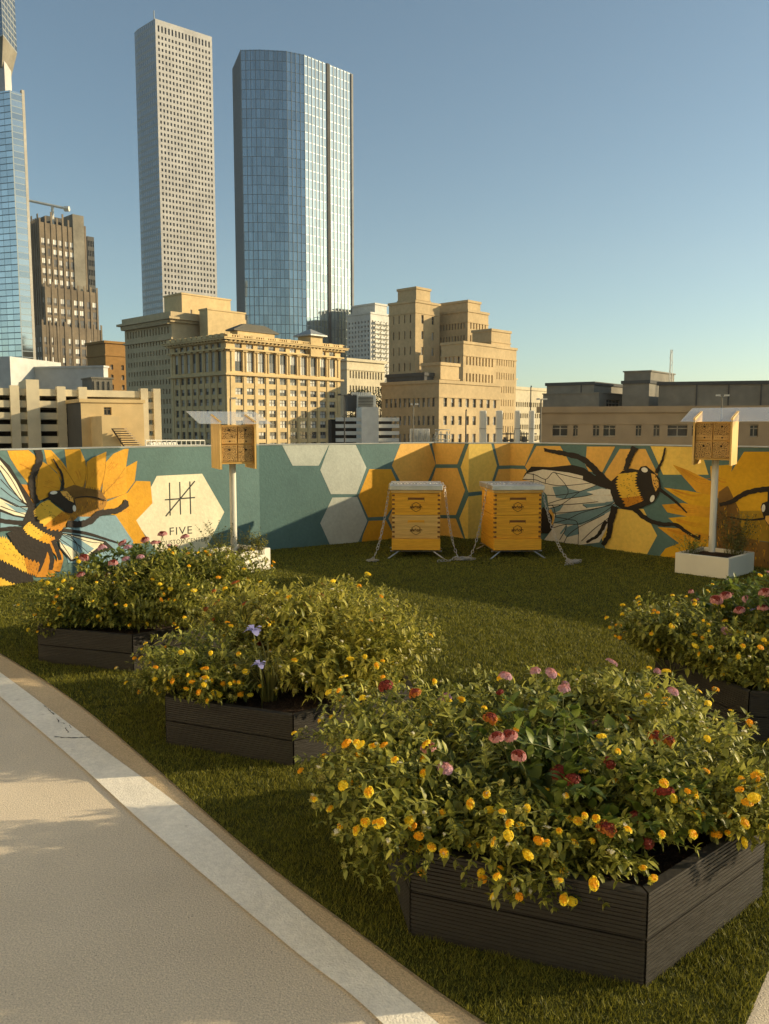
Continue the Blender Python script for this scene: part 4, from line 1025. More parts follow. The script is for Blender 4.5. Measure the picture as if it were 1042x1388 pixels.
heads(CORAL, [(971, 812, 3.95, 'pink'), (983, 806, 4.0, 'pink'), (1002, 826, 3.85, 'pink'), (1012, 811, 3.95, 'lilac'), (1034, 823, 3.85, 'pink'), (1038, 802, 3.95, 'pink'), (986, 854, 3.75, 'lilac')], 1.35)
def grass_tuft(lab, base, n, seed, h, reach, m='grass'):
    pl = Plant(seed); rg = pl.rg
    root = empty('grass_tuft', base, 0, lab, 'grass', 'long grasses in the planters')
    for k in range(n):
        an = rg.uniform(0, 6.28); d = Vector((math.cos(an), math.sin(an), 0)); rr = rg.uniform(.4, 1) * reach; hh = h * rg.uniform(.6, 1.1); p0 = d * rg.uniform(0, .04)
        pts = [p0 + d * rr * t ** 1.3 + Vector((0, 0, hh * (1.9 * t - 1.25 * t * t))) for t in [i / 9 for i in range(10)]]
        pl.blade(pts, rg.uniform(.0016, .0034))
    link('foliage', pl.mesh('foliage', LEAF[m]), root); return root
grass_tuft('long arching grass blades in the middle of the iris planter, around the purple flowers', (-.50, 3.42, .17), 110, 51, .30, .30)
grass_tuft('pale dry grass tuft arching up where the two left planters meet', (-.72, 4.0, .17), 80, 52, .44, .30)
grass_tuft('thin grass stems rising from the far left planter', (-1.5, 4.75, .17), 40, 53, .42, .5)
def iris(lab, p, s):
    root = empty('iris_flower', p, 0, lab, 'flower', 'purple irises'); mb = MB()
    mb.tube([(0, .05, -.2), (0.01, .02, -.1), (0, 0, 0)], .003, 5); mb.build('stem', M_stem, root, smooth=True)
    for k in range(6):
        an = k * math.pi / 3; u = Vector((math.cos(an), math.sin(an), 0)); v = Vector((-u.y, u.x, 0)); L = .045 * s if k % 2 else .036 * s; mb = MB()
        prof = [(0, .004), (.3, .5), (.65, .75), (.9, .45), (1, .1)]; up = .5 if k % 2 == 0 else -.25
        prev = None
        for t, w in prof:
            c = u * (L * t) + Vector((0, 0, L * (up * t + .35 * math.sin(t * 3)))); a, b = c + v * (w * L * .5), c - v * (w * L * .5)
            if prev: mb.poly([prev[0], prev[1], b, a])
            prev = (a, b)
        mb.build('petal', PET['blue'], root, fixn=False)
q = at(343, 856, 3.35); iris('purple iris open above the long grass', q, 1.0)
q = at(351, 902, 3.22); iris('small purple iris bloom low beside the front boards', q, .75)
q = at(1027, 827, 3.95); iris('blue violet bloom among coral pink heads in the right edge planter', q, .9)

def twigs(lab, base, n, seed, h, spread, m='sage', fl=None):
    pl = Plant(seed); rg = pl.rg
    root = empty('small_plant', base, 0, lab, 'plant', 'small plants in the white planters')
    for k in range(n):
        p0 = Vector((rg.uniform(-spread, spread) * .5, rg.uniform(-spread, spread) * .3, 0)); p2 = p0 + Vector((rg.uniform(-spread, spread), rg.uniform(-spread, spread) * .6, h * rg.uniform(.45, 1.05)))
        pl.stem(p0, p0 + (p2 - p0) * .5 + Vector((rg.uniform(-.03, .03), 0, .04)), p2, .03, .0065, .25, .028, .0018)
    link('foliage', pl.mesh('foliage', LEAF[m]), root); pl.st.build('stems', M_stem, root, smooth=True, fixn=False)
    if fl: add_flowers(root, list(pl.tips), fl, 6, rg)
for (px, py, D, n, h, sp, lab, m) in ((300, 752, cl.y - .06, 26, .34, .16, 'airy twiggy plant left of the post in the cream planter box', 'sage'), (334, 748, cl.y + .08, 22, .26, .12, 'bushy grey green plant behind the post of the bee house on the left', 'sage'), (352, 747, cl.y + .05, 22, .20, .08, 'dry straw coloured tuft at the right end of the cream planter box', 'olive'),
                                       (938, 752, cr.y, 30, .19, .14, 'low leafy plant left of the post in the white planter box', 'lantana'), (992, 752, cr.y + .1, 40, .38, .16, 'tall feathery plant right of the post in the white planter box', 'sage'), (1000, 757, cr.y - .05, 24, .2, .10, 'short bushy plant at the right corner of the white planter box', 'sage')):
    q = at(px, py, D); twigs(lab, (q.x, D, .17), n, int(px), h, sp, m)

# ------------------------------------------------------------------ turf blades (nobody could count them)
def turf():
    rs = np.random.RandomState(7)
    loop = np.array([(p[0], p[1]) for p in lawn_loop])
    def inside(P, poly):
        x, y = P[:, 0], P[:, 1]; c = np.zeros(len(P), bool); n = len(poly); j = n - 1
        for i in range(n):
            xi, yi = poly[i]; xj, yj = poly[j]
            c ^= ((yi > y) != (yj > y)) & (x < (xj - xi) * (y - yi) / (yj - yi + 1e-12) + xi); j = i
        return c
    hexes = []
    for (c, rz, s) in PL.values(): hexes.append(np.array([(c.x + (s - .01) * math.cos(rz + k * math.pi / 3), c.y + (s - .01) * math.sin(rz + k * math.pi / 3)) for k in range(6)]))
    V, lay = [], []
    for (y0, y1, dens, hgt, wid) in ((1.3, 2.6, 52000, .018, .0014), (2.6, 3.8, 36000, .018, .0017), (3.8, 5.6, 16000, .022, .0024), (5.6, 7.6, 9000, .020, .0034), (7.6, 10.2, 6500, .018, .0044)):
        x0, x1 = max(-5.2, -.52 * y1 - .6), min(6.0, .52 * y1 + .7)
        n = int((x1 - x0) * (y1 - y0) * dens); P = np.stack([rs.uniform(x0, x1, n), rs.uniform(y0, y1, n)], 1)
        # ragged edge: some blades lean past the border
        k = inside(P, loop)
        for h in hexes: k &= ~inside(P, h)
        P = P[k]; n = len(P)
        # clumpy height
        f = .75 + .25 * np.sin(P[:, 0] * 31 + np.sin(P[:, 1] * 17) * 2) * np.sin(P[:, 1] * 27 + P[:, 0] * 9)
        h = hgt * f * rs.uniform(.6, 1.25, n); a = rs.uniform(0, 2 * np.pi, n); lean = rs.uniform(.1, .9, n) * h
        b = rs.uniform(0, 2 * np.pi, n); w = wid * rs.uniform(.7, 1.3, n)
        base = np.stack([P[:, 0], P[:, 1], np.full(n, .011)], 1)
        side = np.stack([np.cos(a) * w, np.sin(a) * w, np.zeros(n)], 1)
        tip = base + np.stack([np.cos(b) * lean, np.sin(b) * lean, h], 1)
        V.append(np.stack([base - side, base + side, tip], 1).reshape(-1, 3))
    V = np.concatenate(V); nt = len(V) // 3
    me = bpy.data.meshes.new('turf_blades'); me.vertices.add(len(V)); me.vertices.foreach_set('co', V.astype(np.float32).ravel())
    me.loops.add(len(V)); me.loops.foreach_set('vertex_index', np.arange(len(V), dtype=np.int32))
    me.polygons.add(nt); me.polygons.foreach_set('loop_start', np.arange(0, len(V), 3, dtype=np.int32)); me.polygons.foreach_set('loop_total', np.full(nt, 3, np.int32))
    me.update(calc_edges=True); me.validate()
    me.materials.append(leafmat('turf_blade', (0.06, 0.075, 0.013), (0.31, 0.29, 0.036), .55, .25, .25))
    tag(link('turf_grass', me), 'short green artificial turf covering the rooftop', 'grass', kind='stuff')
turf()

# ------------------------------------------------------------------ the city
TH_R, TH_L = R(43), R(47)
DR, DL = Vector((math.sin(TH_R), math.cos(TH_R))), Vector((-math.sin(TH_L), math.cos(TH_L)))
ZB = -24.0
def zat(px, py, D): return at(px, py, D).z
class Bld:
    """a block on the street grid: near corner at pixel (xc, y) and depth D, side faces reach pixel columns xl and xr"""
    def __init__(s, name, lab, cat, xc, y, D, xl, xr, wallm, group=None, yl=None, yr=None, dl=DL, dr=DR, zb=ZB, z=None, parent=None, rim=True):
        p = at(xc, y, D); s.C = Vector((p.x, p.y)); s.z1 = p.z if z is None else z; s.z0 = zb; s.wm = wallm
        s.Lc = hit(xl, yl or y, s.C, dl); s.Rc = hit(xr, yr or y, s.C, dr); s.B = s.Lc + s.Rc - s.C
        s.root = parent if parent is not None else empty(name, (s.C.x, s.C.y, zb), 0, lab, cat, group)
        s.own = parent is None
        s.O = s.root.location.copy(); s.mb = MB(); s.wins = []
    def loc(s, p, z): return (p[0] - s.O.x, p[1] - s.O.y, z - s.O.z)
    def face(s, P, Q, uo, zo, depth, z0=None, z1=None, m=0):
        """wall from P to Q with openings uo x zo (metres from P / absolute z)"""
        mb = s.mb; z0 = s.z0 if z0 is None else z0; z1 = s.z1 if z1 is None else z1
        d = (Q - P); Ln = d.length; d.normalize(); inn = Vector((-d.y, d.x)) * depth
        def pt(u, z, k=0): q = P + d * u + inn * k; return s.loc(q, z)
        us = [0] + [x for ab in uo for x in ab] + [Ln]
        zs = [z0] + [x for ab in zo for x in ab] + [z1]
        if not uo or not zo:
            mb.quad(pt(0, z0), pt(Ln, z0), pt(Ln, z1), pt(0, z1), m); return
        # full-height strips between columns
        for i in range(0, len(us), 2):
            mb.quad(pt(us[i], z0), pt(us[i + 1], z0), pt(us[i + 1], z1), pt(us[i], z1), m)
        ang = math.atan2(d.y, d.x)
        for (a, b) in uo:
            for j in range(0, len(zs), 2): mb.quad(pt(a, zs[j]), pt(b, zs[j]), pt(b, zs[j + 1]), pt(a, zs[j + 1]), m)
            for (c, e) in zo:
                mb.quad(pt(a, c), pt(a, c, 1), pt(a, e, 1), pt(a, e), m); mb.quad(pt(b, c, 1), pt(b, c), pt(b, e), pt(b, e, 1), m)
                mb.quad(pt(a, c), pt(b, c), pt(b, c, 1), pt(a, c, 1), m); mb.quad(pt(a, e, 1), pt(b, e, 1), pt(b, e), pt(a, e), m)
                q = P + d * ((a + b) / 2) + inn
                s.wins.append((s.loc(q, c), b - a, e - c, ang))
    def plain(s, P, Q, z0=None, z1=None, m=0): s.face(P, Q, [], [], 0, z0, z1, m)
    def shell(s, roof=True):
        s.plain(s.Rc, s.B); s.plain(s.B, s.Lc)
        if roof: s.mb.poly([s.loc(p, s.z1 - .35) for p in (s.C, s.Rc, s.B, s.Lc)])
    def slab(s, z0, z1, out, m=0, poly=None):
        poly = poly or [s.C, s.Rc, s.B, s.Lc]; c = sum(poly, Vector((0, 0))) / len(poly); n = len(poly); off = []
        for i in range(n):
            a, b, e = poly[i - 1], poly[i], poly[(i + 1) % n]
            d1, d2 = (b - a).normalized(), (e - b).normalized(); n1, n2 = Vector((d1.y, -d1.x)), Vector((d2.y, -d2.x))
            if n1.dot(b - c) < 0: n1, n2 = -n1, -n2
            off.append(b + (n1 + n2) / (1 + n1.dot(n2)) * out)
        s.mb.prism([(p.x - s.O.x, p.y - s.O.y) for p in off], z0 - s.O.z, z1 - s.O.z, m)
    def done(s, wallmats=None, wm=None, style='sash', name='wall', limit=100, fm=None):
        w = s.mb.build(name, wallmats or [s.wm], s.root, fixn=False)
        if s.wins: put_windows(s.root, s.wins, wm or M_win, style, limit, fm)
        return w
WCACHE = {}
def win_mesh(w, h, style):
    k = (round(w, 2), round(h, 2), style)
    if k in WCACHE: return WCACHE[k]
    mb = MB(); build_win(mb, (0, 0, 0), w, h, 0, style); WCACHE[k] = mb; return mb
def build_win(mb, o, w, h, ang, style):
    c, sn = math.cos(ang), math.sin(ang)
    def q(x0, x1, z0, z1, y, m):
        mb.poly([(o[0] + x * c - y * sn, o[1] + x * sn + y * c, o[2] + z) for x, z in ((x0, z0), (x1, z0), (x1, z1), (x0, z1))], m)
    hw = w / 2; f = min(.12, w * .08)
    if style == 'blind':
        q(-hw, hw, 0, h * .34, -.002, 1); q(-hw, hw, h * .34, h, 0, 0); q(-f / 2, f / 2, h * .34, h, -.04, 1); return
    if style == 'dark': q(-hw, hw, 0, h, 0, 0); return
    if style == 'sash':
        q(-hw, hw, 0, h * .5, 0, 0); q(-hw, hw, h * .5, h, -.002, 0)
        q(-f / 2, f / 2, 0, h, -.06, 1); q(-hw, hw, h * .5 - f / 2, h * .5 + f / 2, -.07, 1)
        q(-hw, -hw + f, 0, h, -.05, 1); q(hw - f, hw, 0, h, -.05, 1)
    elif style == 'plain':
        q(-hw, hw, 0, h, 0, 0); q(-hw, hw, h * .5 - f / 2, h * .5 + f / 2, -.05, 1)
    elif style == 'bars':
        q(-hw, hw, 0, h, 0, 0); n = max(2, int(round(w / .9)))
        for i in range(1, n): x = -hw + w * i / n; q(x - .03, x + .03, 0, h, -.04, 1)
        q(-hw, hw, h * .66, h * .66 + .05, -.045, 1)
        q(-hw, hw, 0, .06, -.05, 1); q(-hw, hw, h - .06, h, -.05, 1)
M_winw = winmat('window_blind_white', (0.05, 0.05, 0.05), (0.85, 0.82, 0.74), 0.22, 0.3)
M_frame = mat('window_frame', (0.42, 0.38, 0.30), 0.6)
M_frameg = mat('window_frame_grey', (0.20, 0.19, 0.17), 0.6)
M_framed = mat('window_frame_dark', (0.08, 0.075, 0.07), 0.5)
M_win = winmat('window_glass')
M_winp = winmat('window_glass_pale', (0.03, 0.035, 0.04), (0.62, 0.60, 0.54), 0.30)
M_wind = winmat('window_glass_dark', (0.012, 0.014, 0.016), (0.10, 0.10, 0.09), 0.85, 0.12)
def put_windows(root, wins, wm, style, limit=100, fm=None):
    o = root.matrix_basis.translation
    order = sorted(wins, key=lambda t: (Vector((t[0][0] + o.x, t[0][1] + o.y)).length) / max(t[1] * t[2], .01) ** .5)
    for k, (p, w, h, ang) in enumerate(order[:limit]):
        kk = (round(w, 2), round(h, 2), style, wm.name)
        if kk not in WCACHE:
            mb = MB(); build_win(mb, (0, 0, 0), w, h, 0, style); WCACHE[kk] = mb.mesh('window', [wm, fm or M_frame], fixn=False)
        link('window', WCACHE[kk], root, p, (0, 0, ang))
    if len(order) > limit:
        mb = MB()
        for (p, w, h, ang) in order[limit:]: build_win(mb, p, w, h, ang, style)
        tag(mb.build('window', [wm, fm or M_frame], root, fixn=False), kind='stuff')
def bays(Ln, n, frac, m0=0.0, m1=0.0):
    st = (Ln - m0 - m1) / n; return [(m0 + st * (i + .5 - frac / 2), m0 + st * (i + .5 + frac / 2)) for i in range(n)]
def pairs(Ln, n):
    st = Ln / n; return [(st * (i + a), st * (i + c)) for i in range(n) for a, c in ((.14, .44), (.56, .86))]
def rows(z0, z1, n, frac, sill=.5):
    st = (z1 - z0) / n; return [(z0 + st * (i + sill * (1 - frac)), z0 + st * (i + sill * (1 - frac) + frac)) for i in range(n)]
def stone(name, c, sc=.12, v=.12, b=.25): return mat(name, c, .85, v, sc, bump=b, bscale=2.5, spec=.2, fine=.08, fscale=1.2)
M_tan = stone('tan_stone', (0.58, 0.45, 0.26)); M_tan2 = stone('honey_brick', (0.68, 0.51, 0.26)); M_grey = stone('pale_concrete', (0.52, 0.51, 0.49)); M_brown = stone('brown_brick', (0.23, 0.185, 0.13), v=.2)
M_cream = stone('cream_concrete', (0.66, 0.58, 0.40)); M_buff = stone('buff_panel', (0.42, 0.32, 0.20)); M_gconc = stone('grey_concrete', (0.27, 0.25, 0.20), v=.2); M_rust = stone('rust_brick', (0.34, 0.19, 0.06)); M_dgrey = stone('dark_grey', (0.10, 0.10, 0.095))
M_hosp = stone('hospital_stone', (0.57, 0.43, 0.235)); M_whitec = stone('white_concrete', (0.72, 0.70, 0.62)); M_deep = mat('garage_shade', (0.02, 0.018, 0.015), .9); M_roofm = mat('roof_metal', (0.40, 0.41, 0.38), .5, metal=.3); M_dtile = mat('roof_tile_dark', (0.13, 0.12, 0.09), .7)

# tall pale office tower, square punched windows
D1 = 560.0
pc = at(210, 25, D1); Cc = Vector((pc.x, pc.y)); zt1 = pc.z
def depth_for(px, py, z): r = ray(px, py); return (z - CAM_H) / (r.z / r.y)
def pt_roof(px, py, z): D = depth_for(px, py, z); q = at(px, py, D); return Vector((q.x, q.y))
b = Bld('office_tower', 'tallest pale concrete office tower with a dense grid of small square windows', 'tower', 210, 25, D1, 182, 287, M_grey)
b.Rc = pt_roof(287, 50, zt1); b.Lc = pt_roof(186, 40, zt1); L2 = pt_roof(182, 44, zt1)
wR, wL = (b.Rc - b.C).length, (b.Lc - b.C).length
zr = rows(ZB, zt1 - 9, 74, .52)
zr += [(zt1 - 7.6, zt1 - 3.6)]
b.face(b.C, b.Rc, bays(wR, 16, .5, 1.0, 1.0), zr, .6)
b.mb.quad(*[b.loc(p, z) for p, z in ((b.Lc, ZB), (b.C, ZB), (b.C, zt1), (b.Lc, zt1))], 1)
b.B = b.Rc + (L2 - b.C); 
for P, Q in ((b.Rc, b.B), (b.B, L2)): b.plain(P, Q)
b.mb.quad(*[b.loc(p, z) for p, z in ((L2, ZB), (b.Lc, ZB), (b.Lc, zt1), (L2, zt1))], 1)
b.mb.poly([b.loc(p, zt1 - .2) for p in (b.C, b.Rc, b.B, L2, b.Lc)])
M_side = curtain('shaded_ribbon_glass', (0.20, 0.23, 0.26), 1, 1, (0.26, 0.26, 0.25), .42, .38, .5, .15, .02)  # striped left face, darkened in colour as the tower's shade side
w = b.done([M_grey, M_side], M_wind, 'dark')
def uv_quad_walls(o, mi, pw, ph):
    me = o.data; uv = me.uv_layers.new(name='UVMap')
    for p in me.polygons:
        if p.material_index != mi: continue
        vs_ = [me.vertices[me.loops[i].vertex_index].co for i in p.loop_indices]
        base = min(vs_, key=lambda v: (round(v.z, 3), v.x)); o0 = vs_[0]
        for i, v in zip(p.loop_indices, vs_):
            uv.data[i].uv = (math.hypot(v.x - o0.x, v.y - o0.y) / pw, v.z / ph)
uv_quad_walls(w, 1, 2.4, 4.4)
mb = MB(); q = b.loc(b.C + (b.Rc - b.C) * .02 + (b.B - b.Rc) * .1, zt1); mb.tube([q, (q[0], q[1], q[2] + 6)], .35, 6); mb.build('roof_mast', M_roofm, b.root)

# faceted blue glass tower
D2 = 430.0; pc = at(412, 74, D2); zt2 = pc.z
t2 = empty('glass_tower', (pc.x, pc.y, ZB), 0, 'broad blue glass tower with a bright mirrored right face, right of the tallest tower', 'tower')
foot = [pt_roof(314, 71, zt2), pt_roof(326, 67.5, zt2), pt_roof(352, 67, zt2), pt_roof(388, 69, zt2), Vector((pc.x, pc.y)), pt_roof(475, 99, zt2)]
foot[0] = hit(315, 70, foot[1], Vector((-.35, .94)))
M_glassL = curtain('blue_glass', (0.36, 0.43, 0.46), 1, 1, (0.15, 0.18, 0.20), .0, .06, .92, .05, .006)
M_glassR = curtain('sky_bright_glass', (0.50, 0.56, 0.56), 1, 1, (0.30, 0.33, 0.33), .0, .07, .92, .07, .006)  # same glass lightened: the bright sky it mirrors is put into the colour
def glass_prism(root, foot, z0, z1, mats, idx, pw, ph, names):
    O = root.location; back = [foot[-1] + (foot[0] - foot[-2]) * .9 + Vector((10, 40))]
    ring = foot + [Vector((foot[-1].x - 5, foot[-1].y + 55)), Vector((foot[0].x + 15, foot[0].y + 60))]
    for k in range(len(ring)):
        P, Q = ring[k], ring[(k + 1) % len(ring)]; me = MB()
        me.quad((P.x - O.x, P.y - O.y, z0 - O.z), (Q.x - O.x, Q.y - O.y, z0 - O.z), (Q.x - O.x, Q.y - O.y, z1 - O.z), (P.x - O.x, P.y - O.y, z1 - O.z))
        i = idx[k] if k < len(idx) else 0
        o = me.build(names, mats[i], root, fixn=False)
        ln = (Q - P).length; uv = o.data.uv_layers.new(name='UVMap'); nu = max(1, round(ln / pw)); nv = (z1 - z0) / ph
        for li, c in zip(range(4), ((0, 0), (nu, 0), (nu, nv), (0, nv))): uv.data[li].uv = c
    mb = MB(); mb.poly([(p.x - O.x, p.y - O.y, z1 - O.z - .3) for p in ring]); mb.build('roof', M_roofm, root)
    return ring
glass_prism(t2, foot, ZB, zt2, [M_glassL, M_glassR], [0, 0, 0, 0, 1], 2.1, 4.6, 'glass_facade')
# vertical fins
mb = MB(); O = t2.location
for k in range(5):
    P, Q = foot[k], foot[k + 1]; ln = (Q - P).length; d = (Q - P).normalized(); n = Vector((d.y, -d.x)); N = max(1, round(ln / 2.3))
    for i in range(N + 1):
        c = P + d * ln * i / N
        a, bq = c - d * .13, c + d * .13
        mb.prism([(p.x - O.x, p.y - O.y) for p in (a, bq, bq + n * .3, a + n * .3)], 0, zt2 - ZB)
tag(mb.build('mullion', mat('mullion_grey', (0.26, 0.29, 0.31), .4, metal=.6), t2, fixn=False), kind='stuff')
P, Q = foot[4], foot[5]; mb = MB(); c = P + (Q - P) * .49; d = (Q - P).normalized(); n = Vector((d.y, -d.x))
mb.prism([(p.x - O.x, p.y - O.y) for p in (c - d * .8, c + d * .8, c + d * .8 + n * .6, c - d * .8 + n * .6)], 0, zt2 - ZB); mb.build('dark_seam', M_dgrey, t2)
mb = MB(); c = Q
mb.prism([(p.x - O.x, p.y - O.y) for p in (c, c + d * 1.2, c + d * 1.2 + n * .7, c + n * .7)], 0, zt2 - ZB - .5); mb.build('edge_fin', stone('fin_tan', (0.33, 0.33, 0.32)), t2)

# glass tower on the left edge, with stacked crown
D3 = 260.0
t3 = empty('glass_tower', at(12, 122, D3).to_2d().to_3d() + Vector((0, 0, ZB)), 0, 'pale blue glass tower cut by the left edge of the frame, stepped at the top', 'tower')
z3 = zat(12, 122, D3); c3 = Vector(at(13, 122, D3)[:2]); r3 = hit(29, 124, c3, DR); l3 = hit(-110, 122, c3, Vector((-.95, .3)))
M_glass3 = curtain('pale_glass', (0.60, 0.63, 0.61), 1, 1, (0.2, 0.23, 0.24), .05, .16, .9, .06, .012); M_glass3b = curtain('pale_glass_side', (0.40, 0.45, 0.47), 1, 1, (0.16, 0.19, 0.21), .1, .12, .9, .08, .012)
def block_g(root, ring, z0, z1, mats, idx, pw, ph, nm='glass_facade'):
    O = root.location
    for k in range(len(ring)):
        P, Q = ring[k], ring[(k + 1) % len(ring)]; me = MB()
        me.quad((P.x - O.x, P.y - O.y, z0 - O.z), (Q.x - O.x, Q.y - O.y, z0 - O.z), (Q.x - O.x, Q.y - O.y, z1 - O.z), (P.x - O.x, P.y - O.y, z1 - O.z))
        o = me.build(nm, mats[idx[k]], root, fixn=False); ln = (Q - P).length; uv = o.data.uv_layers.new(name='UVMap'); nu, nv = max(1, round(ln / pw)), (z1 - z0) / ph
        for li, c in zip(range(4), ((0, 0), (nu, 0), (nu, nv), (0, nv))): uv.data[li].uv = c
    mb = MB(); mb.poly([(p.x - O.x, p.y - O.y, z1 - O.z - .2) for p in ring]); mb.build('roof', M_roofm, root)
b3 = r3 + l3 - c3
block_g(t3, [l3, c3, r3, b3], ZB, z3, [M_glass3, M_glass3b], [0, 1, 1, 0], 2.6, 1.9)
mb = MB(); O = t3.location; q = DR.normalized()
mb.prism([(p.x - O.x, p.y - O.y) for p in (r3 + q * .05, r3 + q * .9, r3 + q * .9 + DL * 1.2, r3 + q * .05 + DL * 1.2)], 0, z3 - ZB + 1.2); mb.build('edge_fin', stone('fin_pale', (0.5, 0.47, 0.4)), t3)
M_crown = curtain('crown_glass', (0.16, 0.20, 0.23), 1, 1, (0.35, 0.36, 0.34), .12, .2, .6, .15, .012)
# neck and overhanging crown
zn0, zn1 = z3, zat(13, 84, D3)
def off_ring(pxs, D, py): return [Vector(at(px, py, d_)[:2]) for px, d_ in zip(pxs, D)]
nk = [hit(-90, 90, c3 + DL * 3, Vector((-.95, .3))), Vector(at(6, 100, D3 + 3)[:2]), Vector(at(15, 100, D3 + 9)[:2])]; nk.append(nk[2] + nk[0] - nk[1])
mb = MB(); mb.prism([(p.x - O.x, p.y - O.y) for p in nk], zn0 - ZB, zn1 - ZB + 8); mb.build('neck', M_grey, t3)
zc0, zc1 = zat(20, 52, D3), zat(20, -60, D3)
cr_ = [Vector(at(-100, 50, D3 + 20)[:2]), Vector(at(4, 50, D3 - 2)[:2]), Vector(at(22, 50, D3 + 10)[:2])]; cr_.append(cr_[2] + cr_[0] - cr_[1])
block_g(t3, cr_, zc0, zc1, [M_crown, M_crown], [0, 1, 1, 0], 2.6, 1.9, 'crown_glass')
cr2 = [Vector(at(-100, 84, D3 + 22)[:2]), Vector(at(2, 84, D3 + 3)[:2]), Vector(at(14, 84, D3 + 10)[:2])]; cr2.append(cr2[2] + cr2[0] - cr2[1])
mb = MB(); mb.frustum([(p.x - O.x, p.y - O.y) for p in cr2], zat(12, 86, D3) - ZB, [(p.x - O.x, p.y - O.y) for p in cr_], zc0 - ZB); mb.build('crown_soffit', M_gconc, t3)

# brown setback tower
D4 = 330.0
b = Bld('setback_tower', 'dark brown art deco tower with vertical piers and white windows, left of the tallest tower', 'tower', 52, 300, D4, 34, 116, M_brown, yr=310)
wR, wL = (b.Rc - b.C).length, (b.Lc - b.C).length
zt = b.z1; z_ = [zt - 6 - 3.9 * i for i in range(20)]
zo = sorted([(z - 2.9, z) for z in z_ if z - 3 > ZB])
b.face(b.C, b.Rc, pairs(wR, 4), zo, .14); b.face(b.Lc, b.C, bays(wL, 6, .5, .6, .6), zo, .14); b.shell()
n = Vector((DR.y, -DR.x))
for i in range(9):
    c = b.C + DR * (.4 + (wR - .8) * i / 8); k = (4.5 if i % 2 == 0 else 2.6) if i not in (0, 8) else 1.5
    b.mb.prism([(p.x - b.O.x, p.y - b.O.y) for p in (c - DR * .33, c + DR * .33, c + DR * .33 + n * .25, c - DR * .33 + n * .25)], 0, zt - ZB + k)
nl = Vector((-DL.y, DL.x)) * -1
nl = Vector((-DL.y, DL.x)); nl = nl if nl.dot(-b.C) > 0 else -nl
for i in range(7):
    c = b.C + DL * (.6 + (wL - 1.2) * i / 6)
    b.mb.prism([(p.x - b.O.x, p.y - b.O.y) for p in (c - DL * .5, c + DL * .5, c + DL * .5 + nl * .25, c - DL * .5 + nl * .25)], 0, zt - ZB + (3 if i % 3 == 0 else 1.5))
b.done([M_brown], M_winw, 'blind', fm=M_framed)
for (xc, y, xl, xr, dd, yr) in ((60, 388, 36, 132, -1.5, 390), (56, 440, 34, 138, -3, 440)):
    b2 = Bld('x', '', '', xc, y, D4 + dd, xl, xr, M_brown, parent=b.root, yr=yr)
    wR = (b2.Rc - b2.C).length; wL = (b2.Lc - b2.C).length; zo2 = sorted([(z - 2.9, z) for z in z_ if ZB < z - 3 and z < b2.z1 - 1.5])
    b2.face(b2.C, b2.Rc, pairs(wR, 4), zo2, .14); b2.face(b2.Lc, b2.C, bays(wL, 6, .42, .6, .6), zo2, .14); b2.shell()
    n = Vector((DR.y, -DR.x))
    for i in range(9):
        c = b2.C + DR * (.4 + (wR - .8) * i / 8)
        b2.mb.prism([(p.x - b2.O.x, p.y - b2.O.y) for p in (c - DR * .36, c + DR * .36, c + DR * .36 + n * .22, c - DR * .36 + n * .22)], 0, b2.z1 - ZB + 2)
    b2.done([M_brown], M_winw, 'blind', 'setback', 0, M_framed)
b2 = Bld('x', '', '', 98, 290, D4 + 10, 84, 113, M_gconc, parent=b.root); b2.plain(b2.Lc, b2.C); b2.plain(b2.C, b2.Rc); b2.shell(); b2.done(None, None, 'plain', 'penthouse')
b2 = Bld('x', '', '', 62, 292, D4 + 14, 36, 84, M_dgrey, parent=b.root); b2.plain(b2.Lc, b2.C); b2.plain(b2.C, b2.Rc); b2.shell(); b2.done(None, None, 'plain', 'plant_room')
b2 = Bld('dark_tower', 'narrow dark glass block showing behind the brown setback tower', 'building', 118, 320, D4 + 40, 110, 127, M_dgrey); b2.plain(b2.Lc, b2.C)
wR = (b2.Rc - b2.C).length; b2.face(b2.C, b2.Rc, bays(wR, 4, .7), rows(ZB, b2.z1 - 1, 26, .6), .3); b2.shell(); b2.done([M_dgrey], M_wind, 'plain')
q0 = at(71, 290, D4 + 12); O = Vector((q0.x, q0.y, zt))
tw = empty('window_crane', O, 0, 'white T shaped roof crane on top of the brown setback tower', 'crane'); mb = MB()
h0 = zat(71, 279, D4 + 12) - zt
mb.tube([(0, 0, -2), (0, 0, h0)], .55, 6); mb.build('mast', M_whitec, tw)
e0, e1 = at(40, 272, D4 + 12), at(91, 283, D4 + 12)
mb = MB(); mb.tube([(e0.x - O.x, 0, e0.z - O.z), (e1.x - O.x, 0, e1.z - O.z)], .55, 6); mb.tube([(e1.x - O.x - 1.2, 0, e1.z - O.z), (e1.x - O.x + .8, 0, e1.z - O.z)], 1.1, 6); mb.build('boom', M_whitec, tw)

# small rust-brick block
b = Bld('brick_block', 'small rust brown brick block between the brown tower and the cornice building', 'building', 142, 463, 250, 117, 178, M_rust, yr=460)
wR, wL = (b.Rc - b.C).length, (b.Lc - b.C).length; zr = rows(ZB, b.z1 - 3.0, 16, .5)
b.face(b.C, b.Rc, bays(wR, 2, .25, .2, 1.5), zr[:-1], .4); b.face(b.Lc, b.C, bays(wL, 6, .4, .4, .4), zr[:-1], .4); b.shell(); b.slab(b.z1 - .4, b.z1 + .3, .5); b.slab(b.z1 - 4.2, b.z1 - 3.7, .3)
b.done([M_rust], M_winp, 'sash', limit=40)

